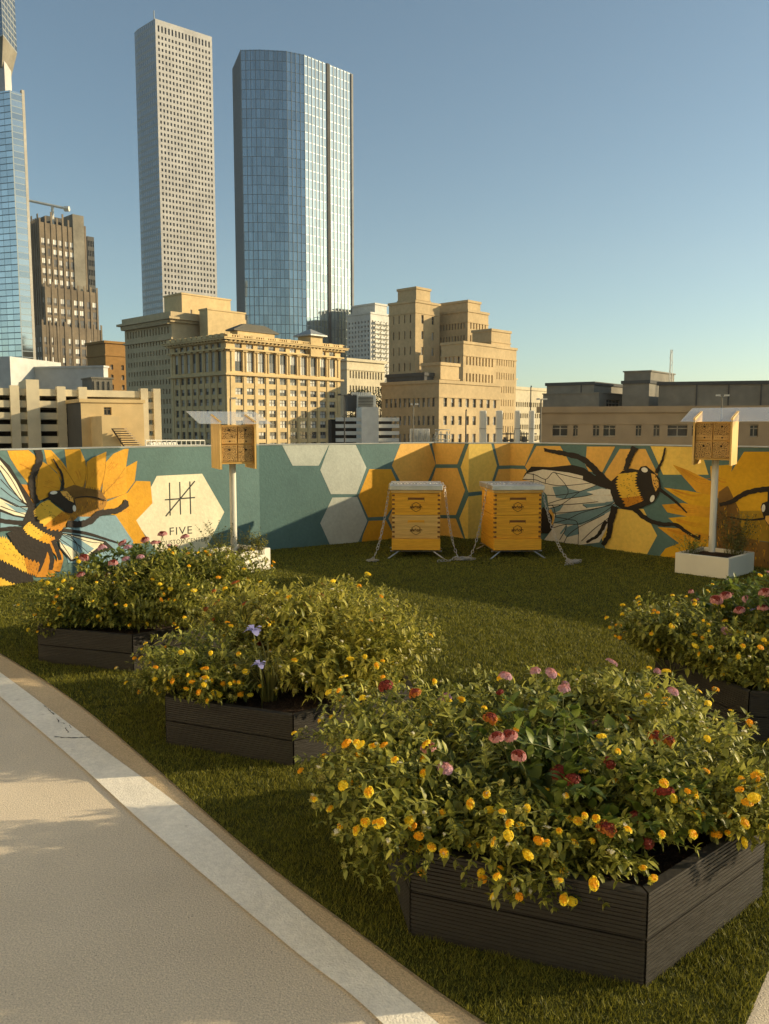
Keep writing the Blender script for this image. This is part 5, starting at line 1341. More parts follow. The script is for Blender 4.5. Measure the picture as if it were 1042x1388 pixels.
# tall tan building with penthouse behind the cornice building
D5 = 215.0
b = Bld('office_block', 'tall tan office block with projecting cornice and stepped blank penthouses', 'building', 232, 428, D5, 168, 330, M_tan)
wR, wL = (b.Rc - b.C).length, (b.Lc - b.C).length; zr = rows(ZB, b.z1 - 5.2, 19, .5)
b.face(b.Lc, b.C, bays(wL, 15, .42, 1, 1), zr + [(b.z1 - 4.4, b.z1 - 2.6)], .4); b.face(b.C, b.Rc, bays(wR, 12, .3, 2, 2), zr, .4); b.shell()
b.slab(b.z1 - 1.6, b.z1 - .9, .8); b.slab(b.z1 - .9, b.z1 - .3, 1.6); b.slab(b.z1 - .3, b.z1 + 1.1, .5); b.slab(b.z1 - 6.0, b.z1 - 5.5, .4)
dl_ = (b.Lc - b.C).normalized()
for i in range(40):
    c = b.C + dl_ * wL * (i + .5) / 40; nl = Vector((-DL.y, DL.x)); nl = nl if nl.dot(-b.C) > 0 else -nl
    b.mb.prism([(p.x - b.O.x, p.y - b.O.y) for p in (c - dl_ * .18, c + dl_ * .18, c + dl_ * .18 + nl * 1.2, c - dl_ * .18 + nl * 1.2)], b.z1 - ZB - 2.1, b.z1 - ZB - 1.0)
b.done([M_tan], M_wind, 'plain')
for (xc, y, dd, xl, xr, nm, wn_) in ((246, 398, 6, 222, 312, 'penthouse', [(.12, .3)]), (281, 419, 1, 270, 332, 'stair_house', [])):
    b2 = Bld('x', '', '', xc, y, D5 + dd, xl, xr, M_tan2, parent=b.root); wR = (b2.Rc - b2.C).length
    if nm == 'penthouse': b2.face(b2.C, b2.Rc, [(wR * .16, wR * .2), (wR * .55, wR * .59)], [(b2.z1 - 16, b2.z1 - 14.4), (b2.z1 - 10.5, b2.z1 - 8.8), (b2.z1 - 5.4, b2.z1 - 3.9)], .3)
    else: b2.plain(b2.C, b2.Rc)
    b2.plain(b2.Lc, b2.C); b2.shell(); b2.slab(b2.z1 - .1, b2.z1 + .3, .2); b2.done(None, M_winp, 'plain', nm)

# corner building with cornice and giant pilasters
D6 = 150.0
b = Bld('corner_building', 'honey stone building on the corner with balustraded cornice and tall pilastered windows', 'building', 306, 456, D6, 230, 461, M_tan2, yr=470)
wR, wL = (b.Rc - b.C).length, (b.Lc - b.C).length; zt = b.z1
zc = lambda y: zat(306, y, D6)
lower = []
for y0, y1 in ((509, 518), (525, 534), (540, 549), (555, 565), (570, 580), (586, 596)): lower.append((zc(y1), zc(y0)))
st = lower[0][0] - 0
pitch = (zc(509) - zc(586)) / 5
k = 6
while zc(518) - pitch * k > ZB + 1: lower.append((zc(518) - pitch * k, zc(509) - pitch * k)); k += 1
zo = sorted(lower + [(zc(502), zc(475)), (zc(470), zc(464))])
uR = [u for u in bays(wR, 10, .62, 1.4, 1.0)]; uL = bays(wL, 8, .56, 1.0, 1.2)
b.face(b.C, b.Rc, uR, zo, .28); b.face(b.Lc, b.C, uL, zo, .28); b.shell()
nR = Vector((DR.y, -DR.x)); nL = Vector((-DL.y, DL.x)); nL = nL if nL.dot(-b.C) > 0 else -nL
def rect(c, d, n, hw, o0, o1): return [(p.x - b.O.x, p.y - b.O.y) for p in (c - d * hw + n * o0, c + d * hw + n * o0, c + d * hw + n * o1, c - d * hw + n * o1)]
for (d, n, us, sg) in ((DR, nR, uR, 1), (-DL, nL, uL, -1)):
    P0 = b.C if sg > 0 else b.Lc
    ed = [us[0][0] - .8] + [(us[i][1] + us[i + 1][0]) / 2 for i in range(len(us) - 1)] + [us[-1][1] + .8]
    for i, u in enumerate(ed):
        c = P0 + d * u
        for o in ((-.34, .34) if 0 < i < 10 and sg > 0 else (0,)):
            c2 = c + d * o
            mb = b.mb; bp = [Vector((c2.x, c2.y)) + n * .05]
            cyl = [(c2.x - b.O.x + .2 * math.cos(a), c2.y - b.O.y + .2 * math.sin(a)) for a in [2 * math.pi * j / 8 for j in range(8)]]
            b.mb.prism(cyl, zc(502.5) - ZB, zc(475) - ZB)
        b.mb.prism(rect(c, d, n, .5, .0, .38), zc(508) - ZB + .02, zc(506) - ZB)
        b.mb.prism(rect(c, d, n, .55, .0, .45), zc(475) - ZB, zc(473) - ZB)
        b.mb.prism(rect(c, d, n, .3, .0, .12), 0, zc(508) - ZB)
b.slab(zc(508), zc(505.5), .55); b.slab(zc(473), zc(471.3), .6); b.slab(zc(463), zc(461.5), .7); b.slab(zc(460.2), zc(458), 1.2); b.slab(zc(458), zc(457), 1.35)
b.slab(zc(457), zc(456), .6)
for (P, Q, d, n) in ((b.C, b.Rc, DR, nR), (b.Lc, b.C, -DL, nL)):
    ln = (Q - P).length; N = int(ln / .95)
    for i in range(N):
        b.mb.prism(rect(P + d * (i + .5) * ln / N, d, n, .2, .5, 1.05), zc(461.5) - ZB, zc(460.2) - ZB)
    N = int(ln / .55)
    for i in range(N): b.mb.prism(rect(P + d * (i + .5) * ln / N, d, n, .14, .3, .58), zc(456) - ZB, zc(453.5) - ZB)
    for i in range(11): b.mb.prism(rect(P + d * (i * (ln - .8) / 10 + .4), d, n, .5, .15, .62), zc(456) - ZB, zc(451.8) - ZB)
b.slab(zc(453.5), zc(452.3), .6)
b.done([M_tan2], M_winp, 'sash', fm=M_frameg)
def hip(root, O, ring, z0, z1, z2, eave, wm, rm, inset):
    mb = MB(); c = sum(ring, Vector((0, 0))) / 4
    mb.prism([(p.x - O.x, p.y - O.y) for p in ring], z0 - O.z, z1 - O.z); mb.build('roof_house', wm, root)
    e = [p + (p - c).normalized() * eave for p in ring]; t_ = [c + (p - c) * inset for p in ring]
    mb = MB(); mb.prism([(p.x - O.x, p.y - O.y) for p in e], z1 - O.z, z1 - O.z + .25); mb.frustum([(p.x - O.x, p.y - O.y) for p in e], z1 - O.z + .25, [(p.x - O.x, p.y - O.y) for p in t_], z2 - O.z); mb.build('hip_roof', rm, root)
for (xc, yb, D, xl, xr, y1, y0, rm, ins) in ((322, 455, D6 + 8, 312, 372, 448, 437, M_dtile, .55), (421, 462, D6 + 14, 404, 437, 455, 444, M_roofm, .04)):
    p = at(xc, yb, D); C0 = Vector((p.x, p.y)); Rr = hit(xr, yb, C0, DR); Ll = hit(xl, yb, C0, DL)
    hip(b.root, b.O, [C0, Rr, Rr + Ll - C0, Ll], p.z - 3, zat(xc, y1, D), zat(xc, y0, D), 1.0, M_tan2, rm, ins)

# white residential tower, cream block, trees at its foot
D7 = 420.0
b = Bld('apartment_tower', 'white residential tower with stacked balconies, just right of the blue glass tower', 'tower', 502, 424, D7, 470, 527, M_whitec, yr=432)
wR, wL = (b.Rc - b.C).length, (b.Lc - b.C).length; zr = rows(ZB, b.z1 - 3, 34, .5)
b.face(b.C, b.Rc, bays(wR, 6, .5, .5, .5), zr, 1.0); b.face(b.Lc, b.C, bays(wL, 7, .42, .5, .5), zr, .6); b.shell(); b.slab(b.z1 - .4, b.z1 + .5, .4)
for i in (1, 3, 5):
    for z0_, z1_ in zr:
        u = bays(wR, 6, .62, .5, .5)[i]; c = b.C + DR * (u[0] + u[1]) / 2
        b.mb.prism([(p.x - b.O.x, p.y - b.O.y) for p in (c - DR * 1.6, c + DR * 1.6, c + DR * 1.6 + nR * 1.4, c - DR * 1.6 + nR * 1.4)], z0_ - .5 - ZB, z0_ + .6 - ZB)
b.done([M_whitec], M_wind, 'plain', limit=60)
b2 = Bld('x', '', '', 508, 412, D7 + 12, 477, 524, M_whitec, parent=b.root); b2.plain(b2.Lc, b2.C); b2.plain(b2.C, b2.Rc); b2.shell(); b2.slab(b2.z1 - .3, b2.z1 + .6, .5); b2.done(None, None, 'plain', 'penthouse')
b = Bld('low_cream_block', 'low cream stone block with a cornice at the foot of the white residential tower', 'building', 470, 486, 300, 440, 521, M_cream, yr=496)
wR = (b.Rc - b.C).length; b.face(b.C, b.Rc, bays(wR, 12, .5, 1, 1), rows(ZB, b.z1 - 3, 9, .5), .4); b.plain(b.Lc, b.C); b.shell(); b.slab(b.z1 - .8, b.z1 + .2, .8); b.slab(b.z1 - 4, b.z1 - 3.5, .4); b.done([M_cream], M_win, 'plain', limit=60)
def city_tree(lab, x, y, ytop, D, w, seed):
    p = at(x, y, D); rg = random.Random(seed); h = zat(x, ytop, D) - ZB
    root = empty('street_tree', (p.x, p.y, ZB), 0, lab, 'tree', 'street trees below the white tower'); mb = MB()
    mb.tube([(0, 0, 0), (.2, 0, h * .4), (0, 0, h * .8)], .45, 7, r1=.12)
    for k in range(7):
        a = rg.uniform(0, 6.28); mb.tube([(0, 0, h * .45), (math.cos(a) * w * .3, math.sin(a) * w * .3, h * .65), (math.cos(a) * w * .55, math.sin(a) * w * .55, h * .8)], .16, 5, r1=.04)
    mb.build('trunk', M_bark, root)
    V, F = [], []
    cl_ = [(Vector((rg.uniform(-w, w) * .75, rg.uniform(-w, w) * .6, h * rg.uniform(.55, .9))), rg.uniform(.9, 2.0)) for k in range(26)]
    for k in range(4200):
        c, r_ = rg.choice(cl_); d = Vector((rg.gauss(0, 1), rg.gauss(0, 1), rg.gauss(0, .8))).normalized() * r_ * rg.random() ** .33; q = c + d
        a = Vector((rg.uniform(-1, 1), rg.uniform(-1, 1), rg.uniform(-1, 1))).normalized(); bq = a.cross(Vector((0, 0, 1))).normalized(); s_ = rg.uniform(.15, .34); n = len(V)
        V += [tuple(q - a * s_), tuple(q + bq * s_ * .6), tuple(q + a * s_), tuple(q - bq * s_ * .6)]; F.append((n, n + 1, n + 2, n + 3))
    me = bpy.data.meshes.new('crown'); me.from_pydata(V, [], F); me.materials.append(M_treeleaf); link('crown', me, root)
M_treeleaf = leafmat('tree_leaf', (0.025, 0.035, 0.01), (0.07, 0.085, 0.02), .6, .2)
for i, (x, yt, w, lab) in enumerate(((482, 513, 5.0, 'dark green tree crown beside the edge of the blue glass tower'), (499, 511, 5.5, 'middle one of the dark green trees below the white residential tower'), (515, 512, 5.0, 'dark green tree crown against the left end of the hospital-like tan block'))):
    city_tree(lab, x, 530, yt, 190 + i * 3, w, 60 + i)

# the stepped tan complex
D8 = 230.0
def blk(parent, nm, xc, y, D, xl, xr, m, nR_=0, nL_=0, rws=0, zlow=None, yr=None, ph=3.6, frac=.4, style='plain', wm=None, lim=60, cap=True, top=2.2):
    b2 = Bld('x', '', '', xc, y, D, xl, xr, m, parent=parent, yr=yr); wR = (b2.Rc - b2.C).length; wL = (b2.Lc - b2.C).length
    n_ = int((b2.z1 - top - (zlow if zlow is not None else ZB)) / ph); zr = [(b2.z1 - top - ph * (i + 1) + .9, b2.z1 - top - ph * (i + 1) + .9 + ph * .5) for i in range(n_)][::-1]
    if nR_: b2.face(b2.C, b2.Rc, bays(wR, nR_, frac, .8, .8), zr, .35)
    else: b2.plain(b2.C, b2.Rc)
    if nL_: b2.face(b2.Lc, b2.C, bays(wL, nL_, frac, .8, .8), zr, .35)
    else: b2.plain(b2.Lc, b2.C)
    b2.shell()
    if cap: b2.slab(b2.z1 - .3, b2.z1 + .35, .25); b2.slab(b2.z1 - 3.2, b2.z1 - 2.9, .18)
    b2.done([m], wm or M_win, style, nm, lim); return b2
p = at(560, 392, D8); hsp = empty('stepped_complex', (p.x, p.y, ZB), 0, 'tan brick complex of stepped towers rising to a stout flat topped block', 'building')
blk(hsp, 'main_tower', 564, 390, D8, 539, 583, M_hosp, 0, 0)
b2 = blk(hsp, 'tower_shoulder', 563, 408, D8 - 1.2, 527, 596, M_hosp, 2, 4, frac=.22, ph=4.4, lim=16)
blk(hsp, 'second_tower', 634, 408, D8 + 6, 585, 651, M_hosp, 4, 9, frac=.45, lim=40)
blk(hsp, 'second_shoulder', 634, 421, D8 + 3, 589, 662, M_hosp, 6, 10, frac=.4, lim=40)
blk(hsp, 'end_wing', 666, 447, D8 - 8, 640, 692, M_hosp, 0, 7, frac=.4, lim=20)
blk(hsp, 'end_wing_low', 670, 470, D8 - 9, 640, 700, M_hosp, 8, 0, frac=.3, lim=20)
blk(hsp, 'front_wing', 628, 464, D8 - 30, 598, 672, M_hosp, 9, 4, frac=.45, ph=4.0, lim=40, wm=M_winp)
# the block in front of it
D9 = 165.0
p = at(595, 518, D9); fb = empty('brick_warehouse', (p.x, p.y, ZB), 0, 'broad tan brick block with rows of pale panelled windows in front of the stepped complex', 'building')
blk(fb, 'wall', 595, 517, D9, 517, 678, M_hosp, 8, 11, frac=.48, ph=3.7, style='sash', wm=M_winp, yr=520, lim=90)
blk(fb, 'roof_house', 597, 493, D9 + 6, 572, 622, M_hosp, 0, 0)
blk(fb, 'low_roof_house', 575, 507, D9 + 5, 524, 590, M_dgrey, 0, 0)
b = Bld('cream_office', 'cream office block with long window bands, right of the tan brick block', 'building', 672, 524, 240, 650, 741, M_cream, yr=528)
wR = (b.Rc - b.C).length; b.face(b.C, b.Rc, bays(wR, 22, .62, 1, 1), rows(ZB, b.z1 - 3.2, 10, .42), .4); b.plain(b.Lc, b.C); b.shell(); b.slab(b.z1 - .5, b.z1 + .4, .3); b.done([M_cream], M_winp, 'plain', limit=70)
b2 = Bld('x', '', '', 676, 513, 250, 655, 700, M_cream, parent=b.root); b2.plain(b2.Lc, b2.C); b2.plain(b2.C, b2.Rc); b2.shell(); b2.slab(b2.z1, b2.z1 + .4, .3, 0); b2.done(None, None, 'plain', 'penthouse')

# right-hand low building: long buff wall with windows
D10 = 44.0
uL_ = Vector((-math.sin(R(75)), math.cos(R(75))))
b = Bld('low_building', 'long low buff building with a strip of dark windows behind the right of the wall', 'building', 1120, 551.5, D10, 733, 1190, M_buff, dl=uL_, dr=Vector((.8, .6)))
wl_ = (b.Lc - b.C).length; zz = lambda y: zat(900, y, 48.0)
def uof(px): q = hit(px, 575, b.C, uL_); return (q - b.Lc).length
uo = [(uof(a), uof(c)) for a, c in ((749, 769), (777, 783), (804, 812), (818, 834), (862, 869), (886, 894), (905, 932), (938, 946), (958, 985), (1017, 1028), (1050, 1080))]
b.face(b.Lc, b.C, uo, [(zz(591.5), zz(576))], .25); b.plain(b.C, b.Rc); b.shell(); b.slab(b.z1 - .25, b.z1 + .1, .12); b.slab(zz(575.3), zz(574.6), .04)
b.done([M_buff], M_wind, 'bars')
for nm, lab, xc, y, D, xl, xr, m, nw in (('concrete_block', 'weathered grey concrete rooftop block, left of the mast', 805, 519, 95, 741, 846, M_gconc, 0), ('concrete_block', 'taller weathered grey rooftop block with a small upper storey, beside the mast', 880, 517, 90, 844, 934, M_gconc, 0), ('grey_hall', 'large plain grey hall along the right edge of the skyline', 1100, 517, 80, 893, 1160, M_gconc, 0)):
    q = Bld(nm, lab, 'building', xc, y, D, xl, xr, m, dl=uL_ if nm == 'grey_hall' else Vector((-.85, .53)), dr=Vector((.62, .78)))
    q.plain(q.Lc, q.C); q.plain(q.C, q.Rc); q.shell(); q.slab(q.z1 - .2, q.z1 + .15, .15, 1); q.slab(q.z1 - 3.2, q.z1 - 2.95, .1, 1)
    d = (q.Lc - q.C).normalized(); nn_ = Vector((-d.y, d.x)); nn_ = nn_ if nn_.dot(-q.C) > 0 else -nn_; ln = (q.Lc - q.C).length
    for i in range(int(ln / 3)):
        c = q.C + d * (3 * i + 1.5)
        q.mb.prism([(p.x - q.O.x, p.y - q.O.y) for p in (c - d * .06, c + d * .06, c + d * .06 + nn_ * .09, c - d * .06 + nn_ * .09)], 0, q.z1 - ZB - .2, 1)
    q.done([m, M_dgrey], None)
    if xc == 805:
        b2 = Bld('x', '', '', 812, 533, D - 3, 736, 845, m, parent=q.root, dl=Vector((-.85, .53)), dr=Vector((.62, .78))); w_ = (b2.Rc - b2.C).length
        b2.plain(b2.Lc, b2.C); b2.face(b2.C, b2.Rc, [(w_ * .3, w_ * .85)], [(b2.z1 - 1.9, b2.z1 - .6)], .2); b2.shell(); b2.slab(b2.z1, b2.z1 + .12, .08); b2.done(None, M_wind, 'bars', 'lower_storey')
    if xc == 880:
        for (a, yy, l_, r_) in ((882, 503.5, 846, 914),):
            b2 = Bld('x', '', '', a, yy, D + 2, l_, r_, m, parent=q.root, dl=Vector((-.85, .53)), dr=Vector((.62, .78))); b2.plain(b2.Lc, b2.C); b2.plain(b2.C, b2.Rc); b2.shell(); b2.slab(b2.z1, b2.z1 + .15, .12); b2.done(None, None, 'bars', 'upper_storey')
p = at(909, 506, 92); ms = empty('radio_mast', (p.x, p.y, p.z - 3), 0, 'thin lattice radio mast on the grey rooftops at the right', 'mast'); mb = MB()
hh = zat(909, 474, 92) - p.z + 3
for a in range(3): mb.tube([(.25 * math.cos(a * 2.1), .25 * math.sin(a * 2.1), 0), (.1 * math.cos(a * 2.1), .1 * math.sin(a * 2.1), hh)], .035, 4)
for i in range(12): z = hh * i / 12; mb.tube([(.22 * math.cos(i * 2.1), .22 * math.sin(i * 2.1), z), (.18 * math.cos(i * 2.1 + 2.1), .18 * math.sin(i * 2.1 + 2.1), z + hh / 12)], .02, 4)
mb.build('lattice', M_roofm, ms)

# left: parking garage, tan stair block, white hall behind
D11 = 62.0
dG = DR
p = at(-60, 532, 52); P0 = Vector((p.x, p.y)); zg = lambda y: zat(80, y, 60.0)
gar = empty('parking_garage', (P0.x, P0.y, ZB), 0, 'cream concrete parking garage with open decks behind the left of the wall', 'garage')
uG = Vector((math.sin(R(60)), math.cos(R(60))))
def gx(px): return (hit(px, 570, P0, uG) - P0).length
nG = Vector((uG.y, -uG.x)); O = gar.location
def gbox(mb, u0, u1, z0, z1, o0, o1, m=0):
    q = [P0 + uG * u0 + nG * o1, P0 + uG * u1 + nG * o1, P0 + uG * u1 + nG * o0, P0 + uG * u0 + nG * o0]
    mb.prism([(a.x - O.x, a.y - O.y) for a in q], z0 - O.z, z1 - O.z, m)
pit = zg(532) - zg(546.6)
mb = MB(); gbox(mb, 0, gx(216), ZB, zg(534), -14, -6); mb.build('deck_shade', M_deep, gar)  # near-black block: the shade inside the open decks as colour
for i in range(-1, 14):
    zt_ = zg(532) - pit * i
    if zt_ < ZB: break
    if i < 0: continue
    mb = MB(); gbox(mb, 0, gx(216), zt_ - pit * .58, zt_, -.25, 0); gbox(mb, 0, gx(216), zt_ - pit * .58, zt_ - pit * .5, -9, -.25); mb.build('spandrel', M_cream, gar)
for x, w in ((21, .35), (84, .35), (113, .35), (196, .3), (213, .3), (-30, .35)):
    mb = MB(); u = gx(x); gbox(mb, u - w / 2 - .1, u + w / 2 + .1, ZB, zg(528.5), -.5, .16); mb.build('column', M_cream, gar)
mb = MB(); gbox(mb, gx(36.5), gx(54), ZB, zg(521), -4, .3); mb.build('stair_tower', M_cream, gar)
b = Bld('stair_block', 'tan rendered stair block with a small square window in front of the open garage', 'building', 109, 543, 52, 87, 194, M_tan2, dl=Vector((-.55, .83)), dr=uG)
wR = (b.Rc - b.C).length; b.plain(b.Lc, b.C, m=1); b.face(b.C, b.Rc, [(wR * .36, wR * .48)], [(zat(140, 563, 54), zat(140, 552.5, 54))], .3); b.shell(); b.slab(b.z1 - .1, b.z1 + .12, .1); b.done([M_tan2, M_dgrey], M_wind, 'bars')  # left face set to dark grey: its shade is put into the colour
b2 = Bld('x', '', '', 137.5, 564, 50, 116, 163, M_tan2, parent=b.root, dl=Vector((-.55, .83)), dr=uG); b2.plain(b2.Lc, b2.C); b2.plain(b2.C, b2.Rc); b2.shell(); b2.done(None, None, 'bars', 'lower_house')
mb = MB(); e0, e1 = at(163, 582, 51), at(179, 606, 52)
for i in range(9):
    t = i / 8; q = e0.lerp(e1, t); mb.box(q.x - b.O.x - .1, q.x - b.O.x + .7 + t * .3, q.y - b.O.y - 1.4, q.y - b.O.y - .9, q.z - b.O.z, q.z - b.O.z + .06)
mb.tube([(e0.x - b.O.x - .1, e0.y - b.O.y - 1.2, e0.z - b.O.z), (e1.x - b.O.x - .1, e1.y - b.O.y - 1.2, e1.z - b.O.z)], .05, 5)
mb.build('stair', M_brown, b.root)
b = Bld('white_hall', 'large white walled hall with a grey shadowed side behind the garage', 'building', 140, 498, 85, -40, 146, stone('white_wall', (0.60, 0.60, 0.56)), dl=Vector((-.97, .22)), dr=Vector((.3, .95)))
b.plain(b.Lc, b.C); b.plain(b.C, b.Rc); b.shell(); b.slab(b.z1, b.z1 + .2, .1); b.done()
for i in range(1): 
    b2 = Bld('x', '', '', -30, 484, 84, -60, 13, b.wm, parent=b.root, dl=Vector((-.97, .22)), dr=Vector((.97, -.22))); b2.Rc = hit(13, 484, b2.C, Vector((.97, -.22))); b2.B = b2.Rc + Vector((2, 8)); b2.Lc = b2.C + Vector((2, 8)); b2.plain(b2.C, b2.Rc); b2.shell(); b2.done(None, None, 'bars', 'upper_wall')
ac = Bld('rooftop_unit', 'grey louvred mechanical unit on the garage roof before the brick block', 'machine', 124, 513, 66, 111, 152, M_gconc, dl=Vector((-.6, .8)), dr=uG, zb=zg(545))
ac.plain(ac.Lc, ac.C); ac.plain(ac.C, ac.Rc); ac.shell(); ac.slab(ac.z1, ac.z1 + .12, .08)
d = (ac.Rc - ac.C).normalized(); nn_ = Vector((d.y, -d.x)); ln = (ac.Rc - ac.C).length
for i in range(4):
    c = ac.C + d * ln * (i + .5) / 4
    ac.mb.prism([(p.x - ac.O.x, p.y - ac.O.y) for p in (c - d * .05, c + d * .05, c + d * .05 + nn_ * .08, c - d * .05 + nn_ * .08)], .3, ac.z1 - ac.O.z - .2)
ac.done()
# low roof rail between garage and corner building
p = at(240, 601, 40); rl = empty('roof_rail', (p.x, p.y, p.z), 0, 'low white railing along a roof edge left of the bee house', 'railing'); mb = MB()
a, c = at(197, 597, 40), at(277, 597, 44)
for i in range(13):
    q = a.lerp(c, i / 12) - p; mb.tube([(q.x, q.y, -1.5), (q.x, q.y, q.z)], .03, 5)
for dz in (0, -.25): mb.tube([tuple(a - p + Vector((0, 0, dz))), tuple(c - p + Vector((0, 0, dz)))], .03, 5)
mb.tube([tuple(a - p + Vector((0, .5, -.2))), tuple(a.lerp(c, .45) - p + Vector((0, .5, -.2)))], .12, 6)
mb.build('rail', M_whitec, rl)

# white ramp garage and stair tower between corner building and the brick block
p = at(455, 566, 100); P0 = Vector((p.x, p.y)); uG = Vector((math.sin(R(80)), math.cos(R(80)))); nG = Vector((uG.y, -uG.x))
rg2 = empty('white_garage', (P0.x, P0.y, ZB), 0, 'white decked garage with a blank stair tower at its middle', 'garage'); O = rg2.location
zg2 = lambda y: zat(490, y, 101.0)
mb = MB(); gbox(mb, 0, gx(541), ZB, zg2(568), -9, -5); mb.build('deck_shade', M_deep, rg2)  # dark block stands for the shade between the decks
for y in (566, 575, 584.5, 594, 603, 612):
    mb = MB(); gbox(mb, 0, gx(541), zg2(y + 5), zg2(y), -.3, 0); mb.build('spandrel', M_whitec, rg2)
mb = MB(); gbox(mb, gx(489), gx(512), ZB, zg2(552), -4, .6); mb.build('stair_tower', M_whitec, rg2)
mb = MB(); gbox(mb, gx(491), gx(517), zg2(556), zg2(534), -7, -4.2); mb.build('plant_room', M_whitec, rg2)
for i in range(8):
    mb = MB(); z = zg2(536 + 2.1 * i); gbox(mb, gx(492), gx(513), z - .08, z, -4.2, -4.05); mb.build('louvre', M_dgrey, rg2)
mb = MB(); gbox(mb, gx(478), gx(491), zg2(556), zg2(533), -8, -5); mb.build('dark_wall', M_dgrey, rg2)
for i in range(11):
    mb = MB(); x = gx(485 + 2.6 * i); gbox(mb, x - .09, x + .09, zg2(534.5), zg2(529.5), -5.2, -5.0); mb.build('roof_post', M_whitec, rg2)

# rooftop cell antennas
for i, (x, w, lab) in enumerate(((654, 9, 'white upright cell antenna panel nearest the brick block'), (676, 9, 'wide white cell antenna panel, second from the left of four'), (700.5, 7, 'white cell antenna panel right of the dark bracket work'), (720, 7, 'narrow white cell antenna panel closest to the buff building'))):
    p = at(x, 600, 30); o = empty('cell_antenna', (p.x, p.y, p.z - .6), 0, lab, 'antenna', 'cell antennas on the far roof edge')
    z1_ = zat(x, 556.5, 30) - p.z + .6; hw = w / FPX * 30 / 2
    mb = MB(); mb.box(-hw, hw, -.08, .08, .45, z1_); mb.build('panel', M_whitec, o, bevel=.03)
    mb = MB(); mb.box(-hw - .004, hw + .004, -.085, .085, z1_ * .62, z1_ * .62 + .02); mb.build('seam', M_gconc, o)
    mb = MB(); mb.tube([(hw * .3, .18, -1), (hw * .3, .18, z1_ * .9)], .03, 6); mb.tube([(hw * .3, .18, z1_ * .75), (0, .05, z1_ * .75)], .02, 5); mb.tube([(hw * .3, .18, z1_ * .45), (0, .05, z1_ * .45)], .02, 5); mb.build('mount_pole', M_roofm, o)
p = at(700, 602, 32); o = empty('antenna_frame', (p.x, p.y, p.z - .6), 0, 'dark steel bracket frame with cables between the cell antennas', 'frame'); mb = MB(); rg = random.Random(4)
for i in range(14):
    x = (i - 7) * .11 + rg.uniform(-.03, .03)
    if -.02 < x < .12: continue
    mb.tube([(x, rg.uniform(0, .2), -.4), (x + rg.uniform(-.05, .05), rg.uniform(0, .2), 1.0 + rg.uniform(0, .3))], .022, 5)
for z in (.3, .75, 1.0): mb.tube([(-.8, .1, z), (.8, .1, z)], .025, 5)
for i in range(6): mb.box(-.75 + .25 * i, -.63 + .25 * i, 0, .15, .35 + rg.uniform(0, .3), .75 + rg.uniform(0, .2))
mb.build('bracket', M_dgrey, o)
# cooling equipment
p = at(580, 600, 60); o = empty('cooling_unit', (p.x, p.y, p.z - 1), 0, 'white rooftop cooling machinery with pipes and a round cage, left of the antennas', 'machine')
k = 60 / FPX
mb = MB(); mb.box((-24) * k, (2) * k, 0, 1.6, 0, 26 * k + .6); mb.build('casing', M_whitec, o, bevel=.03)
mb = MB(); mb.box((-30) * k, (38) * k, -.6, 2, -1, .95); mb.build('base', M_cream, o)
mb = MB(); rg = random.Random(8)
for i in range(9): x = (-22 + i * 3) * k; mb.tube([(x, -.08, .3), (x, -.08, 26 * k + .5 - (i % 3) * .2)], .035, 5)
for i in range(7):
    a = i * .9; mb.tube([((20 + 10 * math.cos(a)) * k, .6 + .5 * math.sin(a), .9), ((20 + 10 * math.cos(a)) * k, .6 + .5 * math.sin(a), 26 * k + .4)], .03, 5)
for z in (1.2, 1.6, 1.95): mb.tube([((20 + 10 * math.cos(a * .3)) * k, .6 + .5 * math.sin(a * .3), z) for a in range(22)], .03, 5)
for i in range(4): mb.tube([((4 + i * 2) * k, -.1, .9), ((5 + i * 3) * k, -.1, 1.3 + .2 * i), ((12 + i) * k, 0, 1.3 + .2 * i)], .04, 5)
mb.build('pipe', M_roofm, o)

# lamp posts on the roofs beyond the wall
def lamp(lab, x, ytop, ybot, D, arms, dark=False):
    p = at(x, ybot, D); o = empty('light_pole', (p.x, p.y, p.z - 1), 0, lab, 'light pole', 'light poles beyond the wall'); h = zat(x, ytop, D) - p.z + 1; m = M_dgrey if dark else M_gconc; k = D / FPX
    mb = MB(); mb.tube([(0, 0, 0), (0, 0, h)], max(.055, .9 * k), 7, r1=max(.04, .7 * k)); mb.build('pole', m, o)
    for (a, w) in arms:
        mb = MB(); xs = sorted((a * k, (a + w) * k)); mb.tube([(0, 0, h - .05), (xs[0] if a < 0 else xs[1], 0, h - .02)], .3 * k, 5); mb.box(xs[0], xs[1], -2.0 * k, 2.0 * k, h - 1.0 * k, h + 1.2 * k); mb.build('lamp_head', m if dark else M_whitec, o)
lamp('dark twin armed light pole rising in front of the corner building right edge', 467, 535, 602, 55, [(-9, 5), (4, 5)], True)
lamp('small light pole seen above the roof of the left bee house', 313, 540, 602, 45, [(2, 7)])
lamp('short twin headed light pole before the tan brick block', 560, 548, 602, 50, [(-4, 3), (2, 5)])
lamp('slim light pole at the left end of the long buff building', 732, 541, 602, 42, [(-6, 4), (2, 6)])
lamp('twin headed light pole above the right bee house', 976, 536, 602, 38, [(-8, 5), (3, 6)])
lamp('tall thin bare pole between the cell antennas and the buff building', 718, 524, 602, 60, [(0, 1)], True)
lamp('thin plain pole in front of the brick block, right of the cooling machinery', 631, 556, 602, 50, [(0, 1)], True)

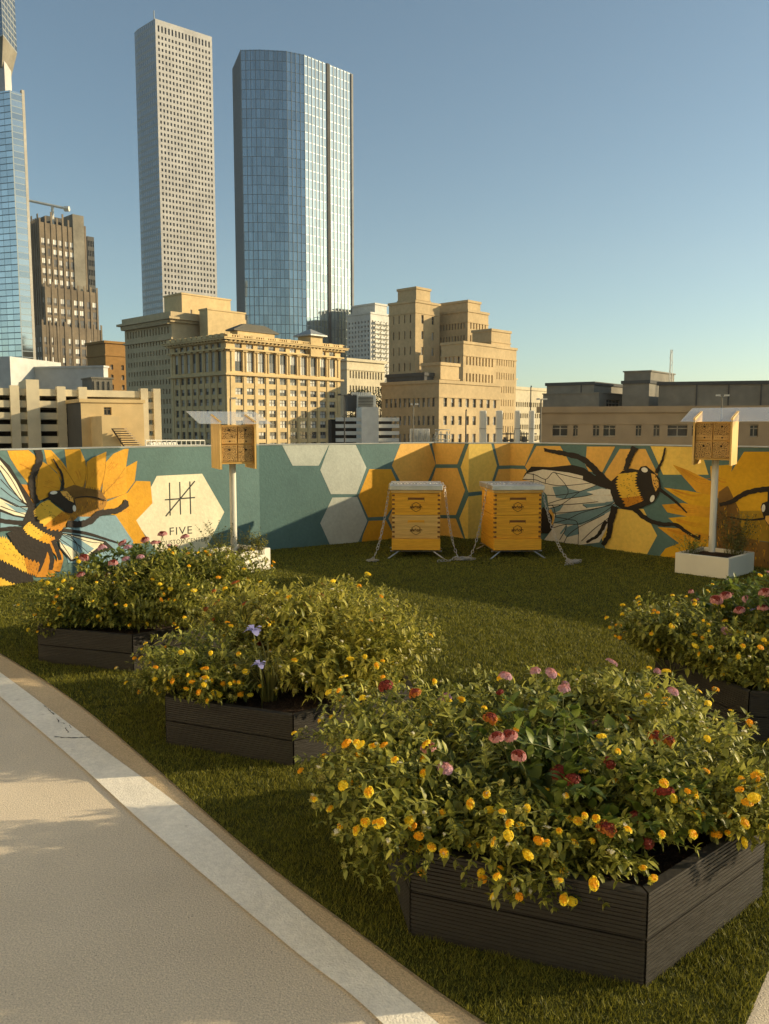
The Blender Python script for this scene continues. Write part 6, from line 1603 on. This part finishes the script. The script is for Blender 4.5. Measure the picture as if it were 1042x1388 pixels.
# unseen pale towers added on the left to bounce warm sunlight on to the roof
M_bounce = stone('bounce_tower_stone', (0.80, 0.73, 0.60), v=.04)
for lab, x, y, w_, d_, h_ in (('added pale tower out of the picture to the left, bouncing light, nearest the camera', -46, 6, 16, 52, 78), ('added broad pale tower left of and behind the viewpoint, bouncing light', -50, -52, 18, 56, 88), ('added pale slab tower behind and left of the viewpoint, bouncing light', -30, -100, 50, 24, 80)):
    t = empty('office_tower', (x, y, ZB), R(-6), lab, 'tower'); mb = MB(); mb.box(-w_ / 2, w_ / 2, -d_ / 2, d_ / 2, 0, h_)
    mb.build('facade', [M_bounce], t); mb = MB()
    for i in range(int(h_ / 8)): mb.box(-w_ / 2 - .03, w_ / 2 + .03, -d_ / 2 + 2, d_ / 2 - 2, i * 8 + 3, i * 8 + 4.6)
    tag(mb.build('window', M_wind, t), kind='stuff')
# towers standing behind the viewpoint: the glass facades mirror them
for lab, x, y, w_, d_, h_ in (('dark granite tower behind the viewpoint, mirrored in the blue glass', -175, -120, 60, 45, 118), ('brown gridded tower behind the viewpoint, mirrored low in the blue glass', -80, -170, 40, 40, 175), ('slim concrete tower behind the viewpoint, farther left', -290, -60, 45, 45, 150)):
    t = empty('office_tower', (x, y, ZB), R(40), lab, 'tower'); mb = MB(); mb.box(-w_ / 2, w_ / 2, -d_ / 2, d_ / 2, 0, h_)
    for i in range(int(h_ / 4)): mb.box(-w_ / 2 - .3, w_ / 2 + .3, -d_ / 2 - .3, d_ / 2 + .3, i * 4, i * 4 + 1.6, 1)
    mb.build('facade', [M_dgrey, M_brown], t)

# thin warm haze that softens the far towers
hz = MB(); hz.box(-1450, 1450, -1450, 1450, -25.0, 300)
M_hz = bpy.data.materials.new('haze'); M_hz.use_nodes = True; n_ = M_hz.node_tree.nodes; n_.remove(n_['Principled BSDF'])
v_ = n_.new('ShaderNodeVolumePrincipled'); v_.inputs['Density'].default_value = 0.0001; v_.inputs['Color'].default_value = (0.92, 0.91, 0.86, 1); v_.inputs['Anisotropy'].default_value = 0.2
M_hz.node_tree.links.new(v_.outputs[0], n_['Material Output'].inputs['Volume'])
tag(hz.build('haze', M_hz), kind='stuff')
